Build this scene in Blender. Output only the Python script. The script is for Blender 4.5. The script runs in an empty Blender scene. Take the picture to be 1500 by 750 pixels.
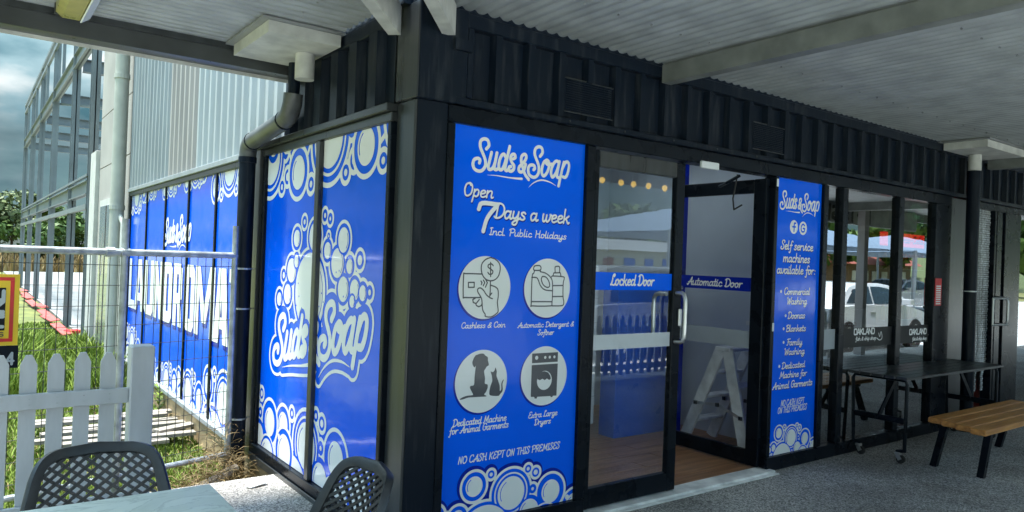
import bpy, math, random
import numpy as np
from mathutils import Vector, Matrix
random.seed(7); RNG = np.random.default_rng(7)
R = math.radians
SC = bpy.context.scene
COL = SC.collection

# ---------------------------------------------------------------- camera, sky, sun, exposure
cd = bpy.data.cameras.new('camera'); cam = bpy.data.objects.new('camera', cd); COL.objects.link(cam)
cd.sensor_width = 36.0; cd.lens = 25.84; cd.clip_start = 0.05; cd.clip_end = 2000
yaw, pit, rol = R(36.638), R(0.346), R(2.139)
cy_, sy_, cp_, sp_, cr_, sr_ = math.cos(yaw), math.sin(yaw), math.cos(pit), math.sin(pit), math.cos(rol), math.sin(rol)
fw = Vector((sy_*cp_, cy_*cp_, sp_)); rt = Vector((cy_, -sy_, 0)); up = rt.cross(fw)
r2 = cr_*rt + sr_*up; u2 = -sr_*rt + cr_*up
cam.matrix_world = Matrix(((r2.x, u2.x, -fw.x, -1.692), (r2.y, u2.y, -fw.y, -3.102), (r2.z, u2.z, -fw.z, 1.434), (0, 0, 0, 1)))
SC.camera = cam
SC.view_settings.view_transform = 'Standard'; SC.view_settings.look = 'None'
SC.view_settings.gamma = 1.0; SC.view_settings.exposure = 2.8
SUN_AZ, SUN_EL = R(300), R(77)          # measured from +Y towards +X
w = bpy.data.worlds.new('World'); SC.world = w; w.use_nodes = True
nt = w.node_tree; nt.nodes.clear()
def wn(t, **k):
    n = nt.nodes.new(t)
    for a, b in k.items(): setattr(n, a, b)
    return n
sky = wn('ShaderNodeTexSky', sky_type='NISHITA', sun_disc=False, sun_elevation=SUN_EL, sun_rotation=SUN_AZ)
sky.air_density = 1.0; sky.dust_density = 0.6; sky.ozone_density = 1.5
tc = wn('ShaderNodeTexCoord'); mp = wn('ShaderNodeMapping'); mp.inputs['Scale'].default_value = (1, 1, 2.6); mp.inputs['Rotation'].default_value = (0, 0, 2.2)
nz = wn('ShaderNodeTexNoise'); nz.inputs['Scale'].default_value = 2.3; nz.inputs['Detail'].default_value = 9; nz.inputs['Roughness'].default_value = 0.55; nz.inputs['Distortion'].default_value = 0.4
cr = wn('ShaderNodeValToRGB'); cr.color_ramp.elements[0].position = 0.34; cr.color_ramp.elements[1].position = 0.54
nz2 = wn('ShaderNodeTexNoise'); nz2.inputs['Scale'].default_value = 4.5; nz2.inputs['Detail'].default_value = 8
cr2 = wn('ShaderNodeValToRGB'); e = cr2.color_ramp.elements
e[0].position = 0.36; e[0].color = (0.10, 0.24, 0.30, 1); e[1].position = 0.66; e[1].color = (1.12, 1.14, 1.12, 1)
em = cr2.color_ramp.elements.new(0.5); em.color = (0.38, 0.56, 0.62, 1)
tint = wn('ShaderNodeMix', data_type='RGBA', blend_type='MULTIPLY'); tint.inputs[0].default_value = 1.0; tint.inputs[7].default_value = (0.28, 0.50, 0.50, 1)
mx = wn('ShaderNodeMix', data_type='RGBA')
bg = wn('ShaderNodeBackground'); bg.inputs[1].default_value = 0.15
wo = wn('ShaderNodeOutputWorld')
L = nt.links.new
L(tc.outputs['Generated'], mp.inputs['Vector']); L(mp.outputs[0], nz.inputs['Vector']); L(mp.outputs[0], nz2.inputs['Vector'])
L(nz.outputs[0], cr.inputs[0]); L(nz2.outputs[0], cr2.inputs[0])
bw = wn('ShaderNodeRGBToBW'); cm = wn('ShaderNodeMix', data_type='RGBA', blend_type='MULTIPLY'); cm.inputs[0].default_value = 1.0
L(sky.outputs[0], bw.inputs[0]); L(bw.outputs[0], cm.inputs[6]); L(cr2.outputs[0], cm.inputs[7])
L(sky.outputs[0], tint.inputs[6]); L(cr.outputs[0], mx.inputs[0]); L(tint.outputs[2], mx.inputs[6]); L(cm.outputs[2], mx.inputs[7])
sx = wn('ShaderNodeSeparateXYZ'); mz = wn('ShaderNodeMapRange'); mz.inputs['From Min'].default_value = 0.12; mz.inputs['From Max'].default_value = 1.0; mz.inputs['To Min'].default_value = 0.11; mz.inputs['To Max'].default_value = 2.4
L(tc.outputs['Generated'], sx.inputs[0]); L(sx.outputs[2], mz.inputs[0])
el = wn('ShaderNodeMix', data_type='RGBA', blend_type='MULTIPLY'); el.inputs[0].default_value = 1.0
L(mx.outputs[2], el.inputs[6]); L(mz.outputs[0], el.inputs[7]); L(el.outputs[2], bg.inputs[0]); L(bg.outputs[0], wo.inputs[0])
sd = bpy.data.lights.new('sun', 'SUN'); sd.energy = 1.7; sd.angle = R(10); sd.color = (1.0, 0.96, 0.9)
sun = bpy.data.objects.new('sun', sd); COL.objects.link(sun)
sv = Vector((math.sin(SUN_AZ)*math.cos(SUN_EL), math.cos(SUN_AZ)*math.cos(SUN_EL), math.sin(SUN_EL)))
sun.rotation_euler = sv.to_track_quat('Z', 'Y').to_euler()
SC.cycles.max_bounces = 8; SC.cycles.transparent_max_bounces = 16; SC.cycles.diffuse_bounces = 4
SC.cycles.glossy_bounces = 4; SC.cycles.sample_clamp_indirect = 6; SC.cycles.use_denoising = True

# ---------------------------------------------------------------- materials
def node_mat(name):
    m = bpy.data.materials.new(name); m.use_nodes = True
    return m, m.node_tree, m.node_tree.nodes['Principled BSDF']
def mat(name, col, rough=0.5, metal=0.0, var=0.12, scale=6.0, bump=0.0, bscale=60.0, spec=0.5, col2=None, stretch=(1, 1, 1), coat=0.0, rvar=0.08, detail=6, contrast=(0.35, 0.65)):
    m, t, b = node_mat(name)
    tcn = t.nodes.new('ShaderNodeTexCoord'); mpn = t.nodes.new('ShaderNodeMapping'); mpn.inputs['Scale'].default_value = stretch
    t.links.new(tcn.outputs['Object'], mpn.inputs[0])
    n = t.nodes.new('ShaderNodeTexNoise'); n.inputs['Scale'].default_value = scale; n.inputs['Detail'].default_value = detail
    t.links.new(mpn.outputs[0], n.inputs[0])
    r = t.nodes.new('ShaderNodeValToRGB'); r.color_ramp.elements[0].position = contrast[0]; r.color_ramp.elements[1].position = contrast[1]
    c2 = col2 if col2 else tuple(min(1, c*(1+var)) for c in col)
    c1 = col if col2 else tuple(c*(1-var) for c in col)
    r.color_ramp.elements[0].color = (*c1, 1); r.color_ramp.elements[1].color = (*c2, 1)
    t.links.new(n.outputs[0], r.inputs[0]); t.links.new(r.outputs[0], b.inputs['Base Color'])
    mr = t.nodes.new('ShaderNodeMapRange'); mr.inputs['To Min'].default_value = max(0, rough-rvar); mr.inputs['To Max'].default_value = min(1, rough+rvar)
    t.links.new(n.outputs[0], mr.inputs[0]); t.links.new(mr.outputs[0], b.inputs['Roughness'])
    b.inputs['Metallic'].default_value = metal; b.inputs['Specular IOR Level'].default_value = spec; b.inputs['Coat Weight'].default_value = coat
    if bump:
        n2 = t.nodes.new('ShaderNodeTexNoise'); n2.inputs['Scale'].default_value = bscale; n2.inputs['Detail'].default_value = 4
        t.links.new(mpn.outputs[0], n2.inputs[0])
        bp = t.nodes.new('ShaderNodeBump'); bp.inputs['Strength'].default_value = bump; bp.inputs['Distance'].default_value = 0.01
        t.links.new(n2.outputs[0], bp.inputs['Height']); t.links.new(bp.outputs[0], b.inputs['Normal'])
    return m
def vinyl(name, col, sp=0.22):
    m, t, b = node_mat(name)
    b.inputs['Roughness'].default_value = 0.09; b.inputs['Specular IOR Level'].default_value = sp
    tcn = t.nodes.new('ShaderNodeTexCoord')
    n = t.nodes.new('ShaderNodeTexNoise'); n.inputs['Scale'].default_value = 2.2; n.inputs['Detail'].default_value = 2
    t.links.new(tcn.outputs['Object'], n.inputs[0])
    r = t.nodes.new('ShaderNodeValToRGB'); r.color_ramp.elements[0].color = (*(c*0.93 for c in col), 1); r.color_ramp.elements[1].color = (*(min(1, c*1.06) for c in col), 1)
    t.links.new(n.outputs[0], r.inputs[0]); t.links.new(r.outputs[0], b.inputs['Base Color'])
    nr = t.nodes.new('ShaderNodeTexNoise'); nr.inputs['Scale'].default_value = 14; nr.inputs['Detail'].default_value = 12; nr.inputs['Roughness'].default_value = 0.75; t.links.new(tcn.outputs['Object'], nr.inputs[0])
    mr = t.nodes.new('ShaderNodeMapRange'); mr.inputs['From Min'].default_value = 0.45; mr.inputs['From Max'].default_value = 0.75; mr.inputs['To Min'].default_value = 0.07; mr.inputs['To Max'].default_value = 0.30; t.links.new(nr.outputs[0], mr.inputs[0]); t.links.new(mr.outputs[0], b.inputs['Roughness'])
    bp = t.nodes.new('ShaderNodeBump'); bp.inputs['Strength'].default_value = 0.22; bp.inputs['Distance'].default_value = 0.02
    t.links.new(n.outputs[0], bp.inputs['Height']); t.links.new(bp.outputs[0], b.inputs['Normal'])
    return m
def glass(name, tint=(0.86, 0.9, 0.9), ior=1.7, rough=0.0):
    m = bpy.data.materials.new(name); m.use_nodes = True; t = m.node_tree; t.nodes.clear()
    o = t.nodes.new('ShaderNodeOutputMaterial'); x = t.nodes.new('ShaderNodeMixShader'); f = t.nodes.new('ShaderNodeFresnel'); f.inputs[0].default_value = ior
    tr = t.nodes.new('ShaderNodeBsdfTransparent'); tr.inputs[0].default_value = (*tint, 1)
    g = t.nodes.new('ShaderNodeBsdfGlossy'); g.inputs['Roughness'].default_value = rough; g.inputs[0].default_value = (0.95, 0.97, 1, 1)
    n = t.nodes.new('ShaderNodeTexNoise'); n.inputs['Scale'].default_value = 1.1; tcn = t.nodes.new('ShaderNodeTexCoord'); t.links.new(tcn.outputs['Object'], n.inputs[0])
    bp = t.nodes.new('ShaderNodeBump'); bp.inputs['Strength'].default_value = 0.05; bp.inputs['Distance'].default_value = 0.02
    t.links.new(n.outputs[0], bp.inputs['Height']); t.links.new(bp.outputs[0], g.inputs['Normal'])
    geo = t.nodes.new('ShaderNodeNewGeometry'); inv = t.nodes.new('ShaderNodeMath'); inv.operation = 'SUBTRACT'; inv.inputs[0].default_value = 1.0
    t.links.new(geo.outputs['Backfacing'], inv.inputs[1]); ml = t.nodes.new('ShaderNodeMath'); ml.operation = 'MULTIPLY'
    t.links.new(f.outputs[0], ml.inputs[0]); t.links.new(inv.outputs[0], ml.inputs[1])
    t.links.new(ml.outputs[0], x.inputs[0]); t.links.new(tr.outputs[0], x.inputs[1]); t.links.new(g.outputs[0], x.inputs[2]); t.links.new(x.outputs[0], o.inputs[0])
    return m
def aggregate(name):
    m, t, b = node_mat(name)
    tcn = t.nodes.new('ShaderNodeTexCoord')
    v = t.nodes.new('ShaderNodeTexVoronoi'); v.inputs['Scale'].default_value = 130
    n = t.nodes.new('ShaderNodeTexNoise'); n.inputs['Scale'].default_value = 1.3; n.inputs['Detail'].default_value = 8
    t.links.new(tcn.outputs['Object'], v.inputs['Vector']); t.links.new(tcn.outputs['Object'], n.inputs[0])
    r = t.nodes.new('ShaderNodeValToRGB'); es = r.color_ramp.elements
    es[0].position = 0.12; es[0].color = (0.105, 0.10, 0.095, 1); es[1].position = 0.9; es[1].color = (0.72, 0.69, 0.65, 1)
    k = es.new(0.5); k.color = (0.35, 0.34, 0.32, 1)
    t.links.new(v.outputs['Color'], r.inputs[0])
    r2_ = t.nodes.new('ShaderNodeValToRGB'); r2_.color_ramp.elements[0].position = 0.3; r2_.color_ramp.elements[0].color = (0.62, 0.61, 0.6, 1); r2_.color_ramp.elements[1].position = 0.7; r2_.color_ramp.elements[1].color = (1.1, 1.1, 1.1, 1)
    t.links.new(n.outputs[0], r2_.inputs[0])
    mxx = t.nodes.new('ShaderNodeMix'); mxx.data_type = 'RGBA'; mxx.blend_type = 'MULTIPLY'; mxx.inputs[0].default_value = 1
    t.links.new(r.outputs[0], mxx.inputs[6]); t.links.new(r2_.outputs[0], mxx.inputs[7]); t.links.new(mxx.outputs[2], b.inputs['Base Color'])
    b.inputs['Roughness'].default_value = 0.8
    v3 = t.nodes.new('ShaderNodeTexVoronoi'); v3.inputs['Scale'].default_value = 3.2; t.links.new(tcn.outputs['Object'], v3.inputs['Vector'])
    r3 = t.nodes.new('ShaderNodeValToRGB'); r3.color_ramp.elements[0].position = 0.035; r3.color_ramp.elements[0].color = (0.38, 0.37, 0.36, 1); r3.color_ramp.elements[1].position = 0.075; r3.color_ramp.elements[1].color = (1, 1, 1, 1)
    t.links.new(v3.outputs['Distance'], r3.inputs[0]); m3 = t.nodes.new('ShaderNodeMix'); m3.data_type = 'RGBA'; m3.blend_type = 'MULTIPLY'; m3.inputs[0].default_value = 0.8
    t.links.new(mxx.outputs[2], m3.inputs[6]); t.links.new(r3.outputs[0], m3.inputs[7])
    n4 = t.nodes.new('ShaderNodeTexNoise'); n4.inputs['Scale'].default_value = 0.6; n4.inputs['Detail'].default_value = 12; n4.inputs['Roughness'].default_value = 0.7; t.links.new(tcn.outputs['Object'], n4.inputs[0])
    r4 = t.nodes.new('ShaderNodeValToRGB'); r4.color_ramp.elements[0].position = 0.42; r4.color_ramp.elements[0].color = (0.62, 0.60, 0.58, 1); r4.color_ramp.elements[1].position = 0.52; r4.color_ramp.elements[1].color = (1, 1, 1, 1); t.links.new(n4.outputs[0], r4.inputs[0])
    m4 = t.nodes.new('ShaderNodeMix'); m4.data_type = 'RGBA'; m4.blend_type = 'MULTIPLY'; m4.inputs[0].default_value = 0.7; t.links.new(m3.outputs[2], m4.inputs[6]); t.links.new(r4.outputs[0], m4.inputs[7]); t.links.new(m4.outputs[2], b.inputs['Base Color'])
    bp = t.nodes.new('ShaderNodeBump'); bp.inputs['Strength'].default_value = 0.5; bp.inputs['Distance'].default_value = 0.004
    t.links.new(v.outputs['Distance'], bp.inputs['Height']); t.links.new(bp.outputs[0], b.inputs['Normal'])
    return m
def marble(name):
    m, t, b = node_mat(name)
    tcn = t.nodes.new('ShaderNodeTexCoord')
    n = t.nodes.new('ShaderNodeTexNoise'); n.inputs['Scale'].default_value = 3.0; n.inputs['Detail'].default_value = 10; n.inputs['Distortion'].default_value = 2.2; n.inputs['Roughness'].default_value = 0.6
    mpn = t.nodes.new('ShaderNodeMapping'); mpn.inputs['Scale'].default_value = (1, 2.5, 1); mpn.inputs['Rotation'].default_value = (0, 0, 0.5)
    t.links.new(tcn.outputs['Object'], mpn.inputs[0]); t.links.new(mpn.outputs[0], n.inputs[0])
    r = t.nodes.new('ShaderNodeValToRGB'); es = r.color_ramp.elements
    es[0].position = 0.3; es[0].color = (0.46, 0.52, 0.47, 1); es[1].position = 0.7; es[1].color = (0.60, 0.65, 0.60, 1)
    k = es.new(0.49); k.color = (0.52, 0.58, 0.53, 1); k = es.new(0.505); k.color = (0.36, 0.41, 0.38, 1); k = es.new(0.53); k.color = (0.54, 0.60, 0.55, 1)
    t.links.new(n.outputs[0], r.inputs[0]); t.links.new(r.outputs[0], b.inputs['Base Color']); b.inputs['Roughness'].default_value = 0.3
    return m
def leafmat(name, c1, c2):
    m, t, b = node_mat(name)
    g = t.nodes.new('ShaderNodeNewGeometry'); r = t.nodes.new('ShaderNodeValToRGB')
    r.color_ramp.elements[0].color = (*c1, 1); r.color_ramp.elements[1].color = (*c2, 1)
    t.links.new(g.outputs['Random Per Island'], r.inputs[0]); t.links.new(r.outputs[0], b.inputs['Base Color'])
    b.inputs['Roughness'].default_value = 0.55; b.inputs['Specular IOR Level'].default_value = 0.25
    return m
def emit(name, col, s):
    m, t, b = node_mat(name); b.inputs['Base Color'].default_value = (*col, 1); b.inputs['Emission Color'].default_value = (*col, 1); b.inputs['Emission Strength'].default_value = s
    return m

M = dict(
 black=mat('black_satin_paint', (0.006, 0.0105, 0.019), 0.33, col2=(0.038, 0.044, 0.052), contrast=(0.52, 0.85), scale=7, detail=12, bump=0.06, bscale=90, stretch=(4, 4, 0.5), spec=0.14),
 blackframe=mat('black_powdercoat', (0.005, 0.008, 0.013), 0.28, var=0.2, scale=5, spec=0.16),
 postgrey=mat('greyed_black_steel', (0.030, 0.034, 0.036), 0.3, var=0.3, scale=4, stretch=(5, 5, 0.4), bump=0.05, spec=0.6),
 blue=vinyl('blue_vinyl', (0.0002, 0.125, 0.97), .16), blueside=vinyl('blue_window_vinyl', (0.0002, 0.12, 0.95), .5),
 bluedark=vinyl('deep_blue_vinyl', (0.003, 0.02, 0.36)),
 white=vinyl('white_vinyl', (0.86, 0.87, 0.87)),
 iconwhite=vinyl('pale_vinyl', (0.80, 0.83, 0.84)),
 icongrey=vinyl('grey_vinyl', (0.10, 0.105, 0.12)),
 alu=mat('brushed_aluminium', (0.62, 0.63, 0.64), 0.32, 0.9, var=0.15, scale=5, stretch=(1, 1, 0.3)),
 dullalu=mat('dull_aluminium', (0.80, 0.80, 0.78), 0.5, 0.1, var=0.2, scale=8, bump=0.08),
 steelwhite=mat('off_white_painted_steel', (0.50, 0.50, 0.47), 0.5, var=0.16, scale=9, bump=0.05, col2=None),
 roof=mat('pale_corrugated_steel', (0.33, 0.35, 0.35), 0.45, 0.1, var=0.16, scale=5, bump=0.03, detail=9),
 roofdirt=mat('dusty_roof_steel', (0.24, 0.25, 0.25), 0.55, 0.1, var=0.25, scale=4),
 beamgrey=mat('grey_green_beam_paint', (0.17, 0.18, 0.17), 0.5, var=0.2, scale=7, bump=0.05),
 picketbright=mat('brightened_fence_white', (0.82, 0.83, 0.83), 0.45, var=0.05),  # fence white lifted in colour to offset canopy shade on the front pickets
 barrier=mat('faded_red_mesh', (0.42, 0.07, 0.06), 0.8, var=0.35, scale=9),
 pipegrey=mat('grey_painted_pipe', (0.085, 0.09, 0.09), 0.35, var=0.25, scale=9, spec=0.5),
 beamdark=mat('dark_grey_channel_steel', (0.05, 0.055, 0.056), 0.5, 0.2, var=0.3, scale=4),
 zinc=mat('zincalume_sheet', (0.40, 0.435, 0.45), 0.4, 0.2, var=0.08, scale=3, stretch=(3, 3, 0.4)),
 zincbeige=mat('beige_wall_sheet', (0.36, 0.342, 0.33), 0.45, 0.1, var=0.08, scale=3, stretch=(3, 3, 0.4)),
 zincgrey=mat('silver_wall_sheet', (0.32, 0.35, 0.37), 0.42, 0.3, var=0.1, scale=3, stretch=(3, 3, 0.4)),
 galv=mat('galvanised_pipe', (0.40, 0.43, 0.44), 0.42, 0.5, var=0.3, scale=14, detail=8),
 wire=mat('fence_wire', (0.05, 0.055, 0.055), 0.5, 0.5, var=0.2),
 steel=mat('grey_structural_steel', (0.17, 0.20, 0.22), 0.45, 0.15, var=0.12, scale=2),
 tilt=mat('grey_concrete_panel', (0.33, 0.315, 0.30), 0.8, var=0.12, scale=1.2, bump=0.1, detail=10),
 joint=mat('dark_joint', (0.06, 0.06, 0.06), 0.8),
 whitepipe=mat('cream_pipe', (0.40, 0.41, 0.375), 0.4, var=0.08),
 picket=mat('white_fence_paint', (0.44, 0.46, 0.48), 0.45, var=0.08, scale=7, bump=0.1, bscale=30, stretch=(2, 2, 0.6), detail=9),
 slab=aggregate('exposed_aggregate_concrete'),
 marble=marble('green_grey_marble_laminate'),
 plastic=mat('charcoal_resin', (0.022, 0.025, 0.029), 0.34, var=0.15, scale=30, bump=0.08, bscale=400),
 plinth=mat('weathered_tan_board', (0.34, 0.24, 0.13), 0.8, var=0.3, scale=5, stretch=(1, 1, 3), bump=0.2),
 soil=mat('grassy_soil', (0.07, 0.09, 0.022), 0.95, col2=(0.16, 0.17, 0.045), scale=1.6, bump=0.5, bscale=30, detail=10),
 field=mat('dry_field', (0.12, 0.14, 0.04), 0.95, col2=(0.26, 0.24, 0.10), scale=0.5, bump=0.4, bscale=4, detail=10),
 conc=mat('pale_new_concrete', (0.20, 0.20, 0.195), 0.8, var=0.14, scale=1.5, detail=10),
 bouncepaving=mat('bounce_pale_concrete', (0.50, 0.50, 0.49), 0.85, var=0.3, scale=20, bump=0.2, bscale=120, detail=10),  # colour raised so this ground bounces daylight up under the canopy
 grass=leafmat('grass_blades', (0.07, 0.13, 0.014), (0.24, 0.31, 0.05)),
 drygrass=leafmat('dry_straw', (0.10, 0.06, 0.022), (0.36, 0.26, 0.12)),
 leaf=leafmat('tree_leaves', (0.025, 0.06, 0.012), (0.09, 0.15, 0.03)),
 leaf2=leafmat('grey_green_leaves', (0.05, 0.075, 0.03), (0.14, 0.17, 0.07)),
 bark=mat('bark', (0.11, 0.08, 0.055), 0.9, var=0.4, scale=8, bump=0.4),
 oldwood=mat('weathered_timber', (0.26, 0.23, 0.19), 0.85, var=0.35, scale=6, stretch=(1, 6, 6), bump=0.3, detail=10),
 benchwood=mat('oiled_bench_timber', (0.38, 0.15, 0.035), 0.38, col2=(0.62, 0.29, 0.08), scale=5, stretch=(0.6, 9, 9), bump=0.1, detail=10),
 vinylfloor=mat('brown_plank_floor', (0.22, 0.10, 0.045), 0.32, col2=(0.44, 0.23, 0.12), scale=4, stretch=(0.7, 10, 5), detail=10),
 intwall=mat('interior_white_wall', (0.58, 0.62, 0.67), 0.55, var=0.05, scale=2),
 machine=mat('white_enamel', (0.74, 0.78, 0.8), 0.25, var=0.03),
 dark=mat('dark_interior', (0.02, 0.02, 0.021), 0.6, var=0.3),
 intfloor=mat('grey_shop_floor', (0.12, 0.11, 0.10), 0.5, var=0.3),
 glass=glass('window_glass'), shopglass=glass('shop_window_glass', (0.50, 0.54, 0.54), 5.5), clearglass=glass('clear_door_glass', (0.97, 0.98, 0.99), 1.45), doorglass=glass('door_glass', (0.96, 0.98, 0.99), 2.1),
 frost=mat('frosted_strip', (0.36, 0.40, 0.44), 0.5, var=0.05),
 frostpale=mat('pale_frosted_strip', (0.55, 0.60, 0.65), 0.5, var=0.05),
 red=mat('red_plastic', (0.62, 0.018, 0.02), 0.4, var=0.2), yellow=mat('yellow_board', (0.80, 0.52, 0.02), 0.45, var=0.06),
 signwhite=mat('sign_white', (0.78, 0.8, 0.8), 0.5, var=0.04), tile=mat('white_tile', (0.72, 0.74, 0.73), 0.2, var=0.05, scale=12),
 grout=mat('dark_grout', (0.10, 0.10, 0.10), 0.8), bluebox=mat('blue_laminate', (0.002, 0.12, 0.75), 0.3, var=0.05),
 rubber=mat('rubber', (0.02, 0.02, 0.02), 0.7), carwhite=mat('white_car_paint', (0.72, 0.75, 0.78), 0.18, var=0.02, coat=0.6),
 carsilver=mat('silver_car_paint', (0.34, 0.37, 0.40), 0.25, 0.4, var=0.03, coat=0.6), carglass=mat('car_window', (0.03, 0.045, 0.055), 0.08, var=0.05),
 sail=mat('blue_shade_cloth', (0.14, 0.20, 0.28), 0.8, var=0.1), offwhite=mat('white_render_wall', (0.5, 0.5, 0.48), 0.7, var=0.08),
 lens=mat('yellowed_diffuser', (0.34, 0.31, 0.10), 0.3, var=0.15, scale=12), brown=mat('brown_laminate', (0.12, 0.07, 0.04), 0.5, var=0.3),
 paper=mat('white_paper', (0.8, 0.8, 0.78), 0.8, var=0.05), chain=mat('bright_chain', (0.62, 0.67, 0.70), 0.35, 0.2, var=0.3, scale=40),
 added_skylight=None,
 brick=mat('red_roof_tile', (0.25, 0.07, 0.05), 0.8, var=0.2), bulb=emit('warm_bulb', (1.0, 0.62, 0.08), 0.5), cokered=emit('backlit_red', (0.8, 0.01, 0.015), 0.5), led=emit('green_led', (0.10, 0.55, 0.22), 0.12),
)

def translucent(name, col):
    m, t, b = node_mat(name); t.nodes.remove(b); o = [n for n in t.nodes if n.type == 'OUTPUT_MATERIAL'][0]
    a = t.nodes.new('ShaderNodeBsdfTranslucent'); a.inputs[0].default_value = (*col, 1); t.links.new(a.outputs[0], o.inputs[0]); return m
M['added_skylight'] = translucent('added_opal_panel', (0.42, 0.44, 0.45))  # translucent panel for a roof light added to brighten the laundromat
# ---------------------------------------------------------------- geometry helpers
W = {}                                  # world origin of each parent, so parts can be written in world metres
def tagit(o, label, cat, group=None, kind=None):
    if label: o['label'] = label
    if cat: o['category'] = cat
    if group: o['group'] = group
    if kind: o['kind'] = kind
    return o
def thing(name, label, cat, loc=(0, 0, 0), group=None):
    o = bpy.data.objects.new(name, None); COL.objects.link(o); o.location = loc; o.empty_display_size = 0.2
    W[o.name] = Vector(loc); return tagit(o, label, cat, group)
def link(name, me, m, parent=None):
    me.materials.append(M[m] if isinstance(m, str) else m)
    o = bpy.data.objects.new(name, me); COL.objects.link(o)
    if parent is not None: o.parent = parent; W[o.name] = W[parent.name]
    else: W[o.name] = Vector((0, 0, 0))
    return o
class MB:
    def __init__(s): s.v = []; s.f = []
    def add(s, vs, fs):
        b = len(s.v); s.v += [tuple(v) for v in vs]; s.f += [tuple(i+b for i in f) for f in fs]; return s
    def box(s, x0, x1, y0, y1, z0, z1):
        vs = [(x0, y0, z0), (x1, y0, z0), (x1, y1, z0), (x0, y1, z0), (x0, y0, z1), (x1, y0, z1), (x1, y1, z1), (x0, y1, z1)]
        return s.add(vs, [(0, 3, 2, 1), (4, 5, 6, 7), (0, 1, 5, 4), (1, 2, 6, 5), (2, 3, 7, 6), (3, 0, 4, 7)])
    def cbox(s, x0, x1, y0, y1, z0, z1, c=0.004):      # box with chamfered vertical and top/bottom edges
        a = MB(); P = [(x0+c, y0), (x1-c, y0), (x1, y0+c), (x1, y1-c), (x1-c, y1), (x0+c, y1), (x0, y1-c), (x0, y0+c)]
        cx, cy = (x0+x1)/2, (y0+y1)/2
        def sh(p): return (p[0]-c if p[0] > cx else p[0]+c, p[1]-c if p[1] > cy else p[1]+c)
        rings = [[(*sh(p), z0) for p in P], [(*p, z0+c) for p in P], [(*p, z1-c) for p in P], [(*sh(p), z1) for p in P]]
        vs = sum(rings, []); fs = [tuple(range(7, -1, -1)), tuple(range(24, 32))]
        for k in range(3):
            for i in range(8): j = (i+1) % 8; fs.append((k*8+i, k*8+j, k*8+8+j, k*8+8+i))
        return s.add(vs, fs)
    def obox(s, c, ax, ay, az):          # centre and three half-axis vectors
        c = Vector(c); ax, ay, az = Vector(ax), Vector(ay), Vector(az)
        vs = [c+sx*ax+sy*ay+sz*az for sz in (-1, 1) for sx, sy in ((-1, -1), (1, -1), (1, 1), (-1, 1))]
        return s.add(vs, [(0, 3, 2, 1), (4, 5, 6, 7), (0, 1, 5, 4), (1, 2, 6, 5), (2, 3, 7, 6), (3, 0, 4, 7)])
    def bar(s, p0, p1, w, h, upv=(0, 0, 1)):   # rectangular bar; w across, h along up
        p0, p1 = Vector(p0), Vector(p1); d = (p1-p0); l = d.length; d.normalize(); u = Vector(upv)
        a = d.cross(u)
        if a.length < 1e-4: a = d.cross(Vector((1, 0, 0)))
        a.normalize(); b = a.cross(d)
        return s.obox((p0+p1)/2, a*w/2, d*l/2, b*h/2)
    def tube(s, pts, r, n=10, cap=True, r1=None):
        pts = [Vector(p) for p in pts]; k = len(pts); rings = []; prev = None
        for i, p in enumerate(pts):
            d = (pts[min(i+1, k-1)]-pts[max(i-1, 0)]).normalized()
            if prev is None:
                a = d.cross(Vector((0, 0, 1)));
                if a.length < 1e-3: a = d.cross(Vector((0, 1, 0)))
            else: a = prev-d*prev.dot(d)
            a.normalize(); b = d.cross(a); prev = a
            rr = r if r1 is None else r+(r1-r)*i/(k-1)
            if isinstance(r, (list, tuple)): rr = r[i]
            rings.append([p+rr*(math.cos(2*math.pi*j/n)*a+math.sin(2*math.pi*j/n)*b) for j in range(n)])
        vs = sum(rings, []); fs = []
        for i in range(k-1):
            for j in range(n): q = (j+1) % n; fs.append((i*n+j, i*n+q, i*n+n+q, i*n+n+j))
        if cap: fs += [tuple(range(n-1, -1, -1)), tuple(range((k-1)*n, k*n))]
        return s.add(vs, fs)
    def prism(s, poly, axis, a0, a1):     # poly of 2D points extruded along axis 'x','y','z'
        n = len(poly)
        def mk(p, a): return {'x': (a, p[0], p[1]), 'y': (p[0], a, p[1]), 'z': (p[0], p[1], a)}[axis]
        vs = [mk(p, a0) for p in poly]+[mk(p, a1) for p in poly]
        return s.add(vs, [tuple(range(n-1, -1, -1)), tuple(range(n, 2*n))]+[(i, (i+1) % n, n+(i+1) % n, n+i) for i in range(n)])
    def build(s, name, m, parent=None, smooth=False, kind=None, label=None):
        off = W[parent.name] if parent is not None else Vector((0, 0, 0))
        me = bpy.data.meshes.new(name); me.from_pydata([(v[0]-off.x, v[1]-off.y, v[2]-off.z) for v in s.v], [], s.f)
        if smooth:
            me.polygons.foreach_set('use_smooth', [True]*len(me.polygons)); 
            try: me.set_sharp_from_angle(angle=R(35))
            except Exception: pass
        me.update(); o = link(name, me, m, parent)
        if kind: o['kind'] = kind
        if label: o['label'] = label
        return o
def np_mesh(name, V, F, m, parent=None, kind=None):      # V (n,3) numpy, F (k,4) or (k,3)
    off = np.array(W[parent.name]) if parent is not None else np.zeros(3)
    V = (V-off).astype(np.float32); me = bpy.data.meshes.new(name); k = F.shape[1]
    me.vertices.add(len(V)); me.vertices.foreach_set('co', V.ravel()); me.loops.add(F.size); me.loops.foreach_set('vertex_index', F.astype(np.int32).ravel())
    me.polygons.add(len(F)); me.polygons.foreach_set('loop_start', np.arange(0, F.size, k, dtype=np.int32)); me.update(calc_edges=True); me.validate()
    o = link(name, me, m, parent)
    if kind: o['kind'] = kind
    return o
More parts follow.
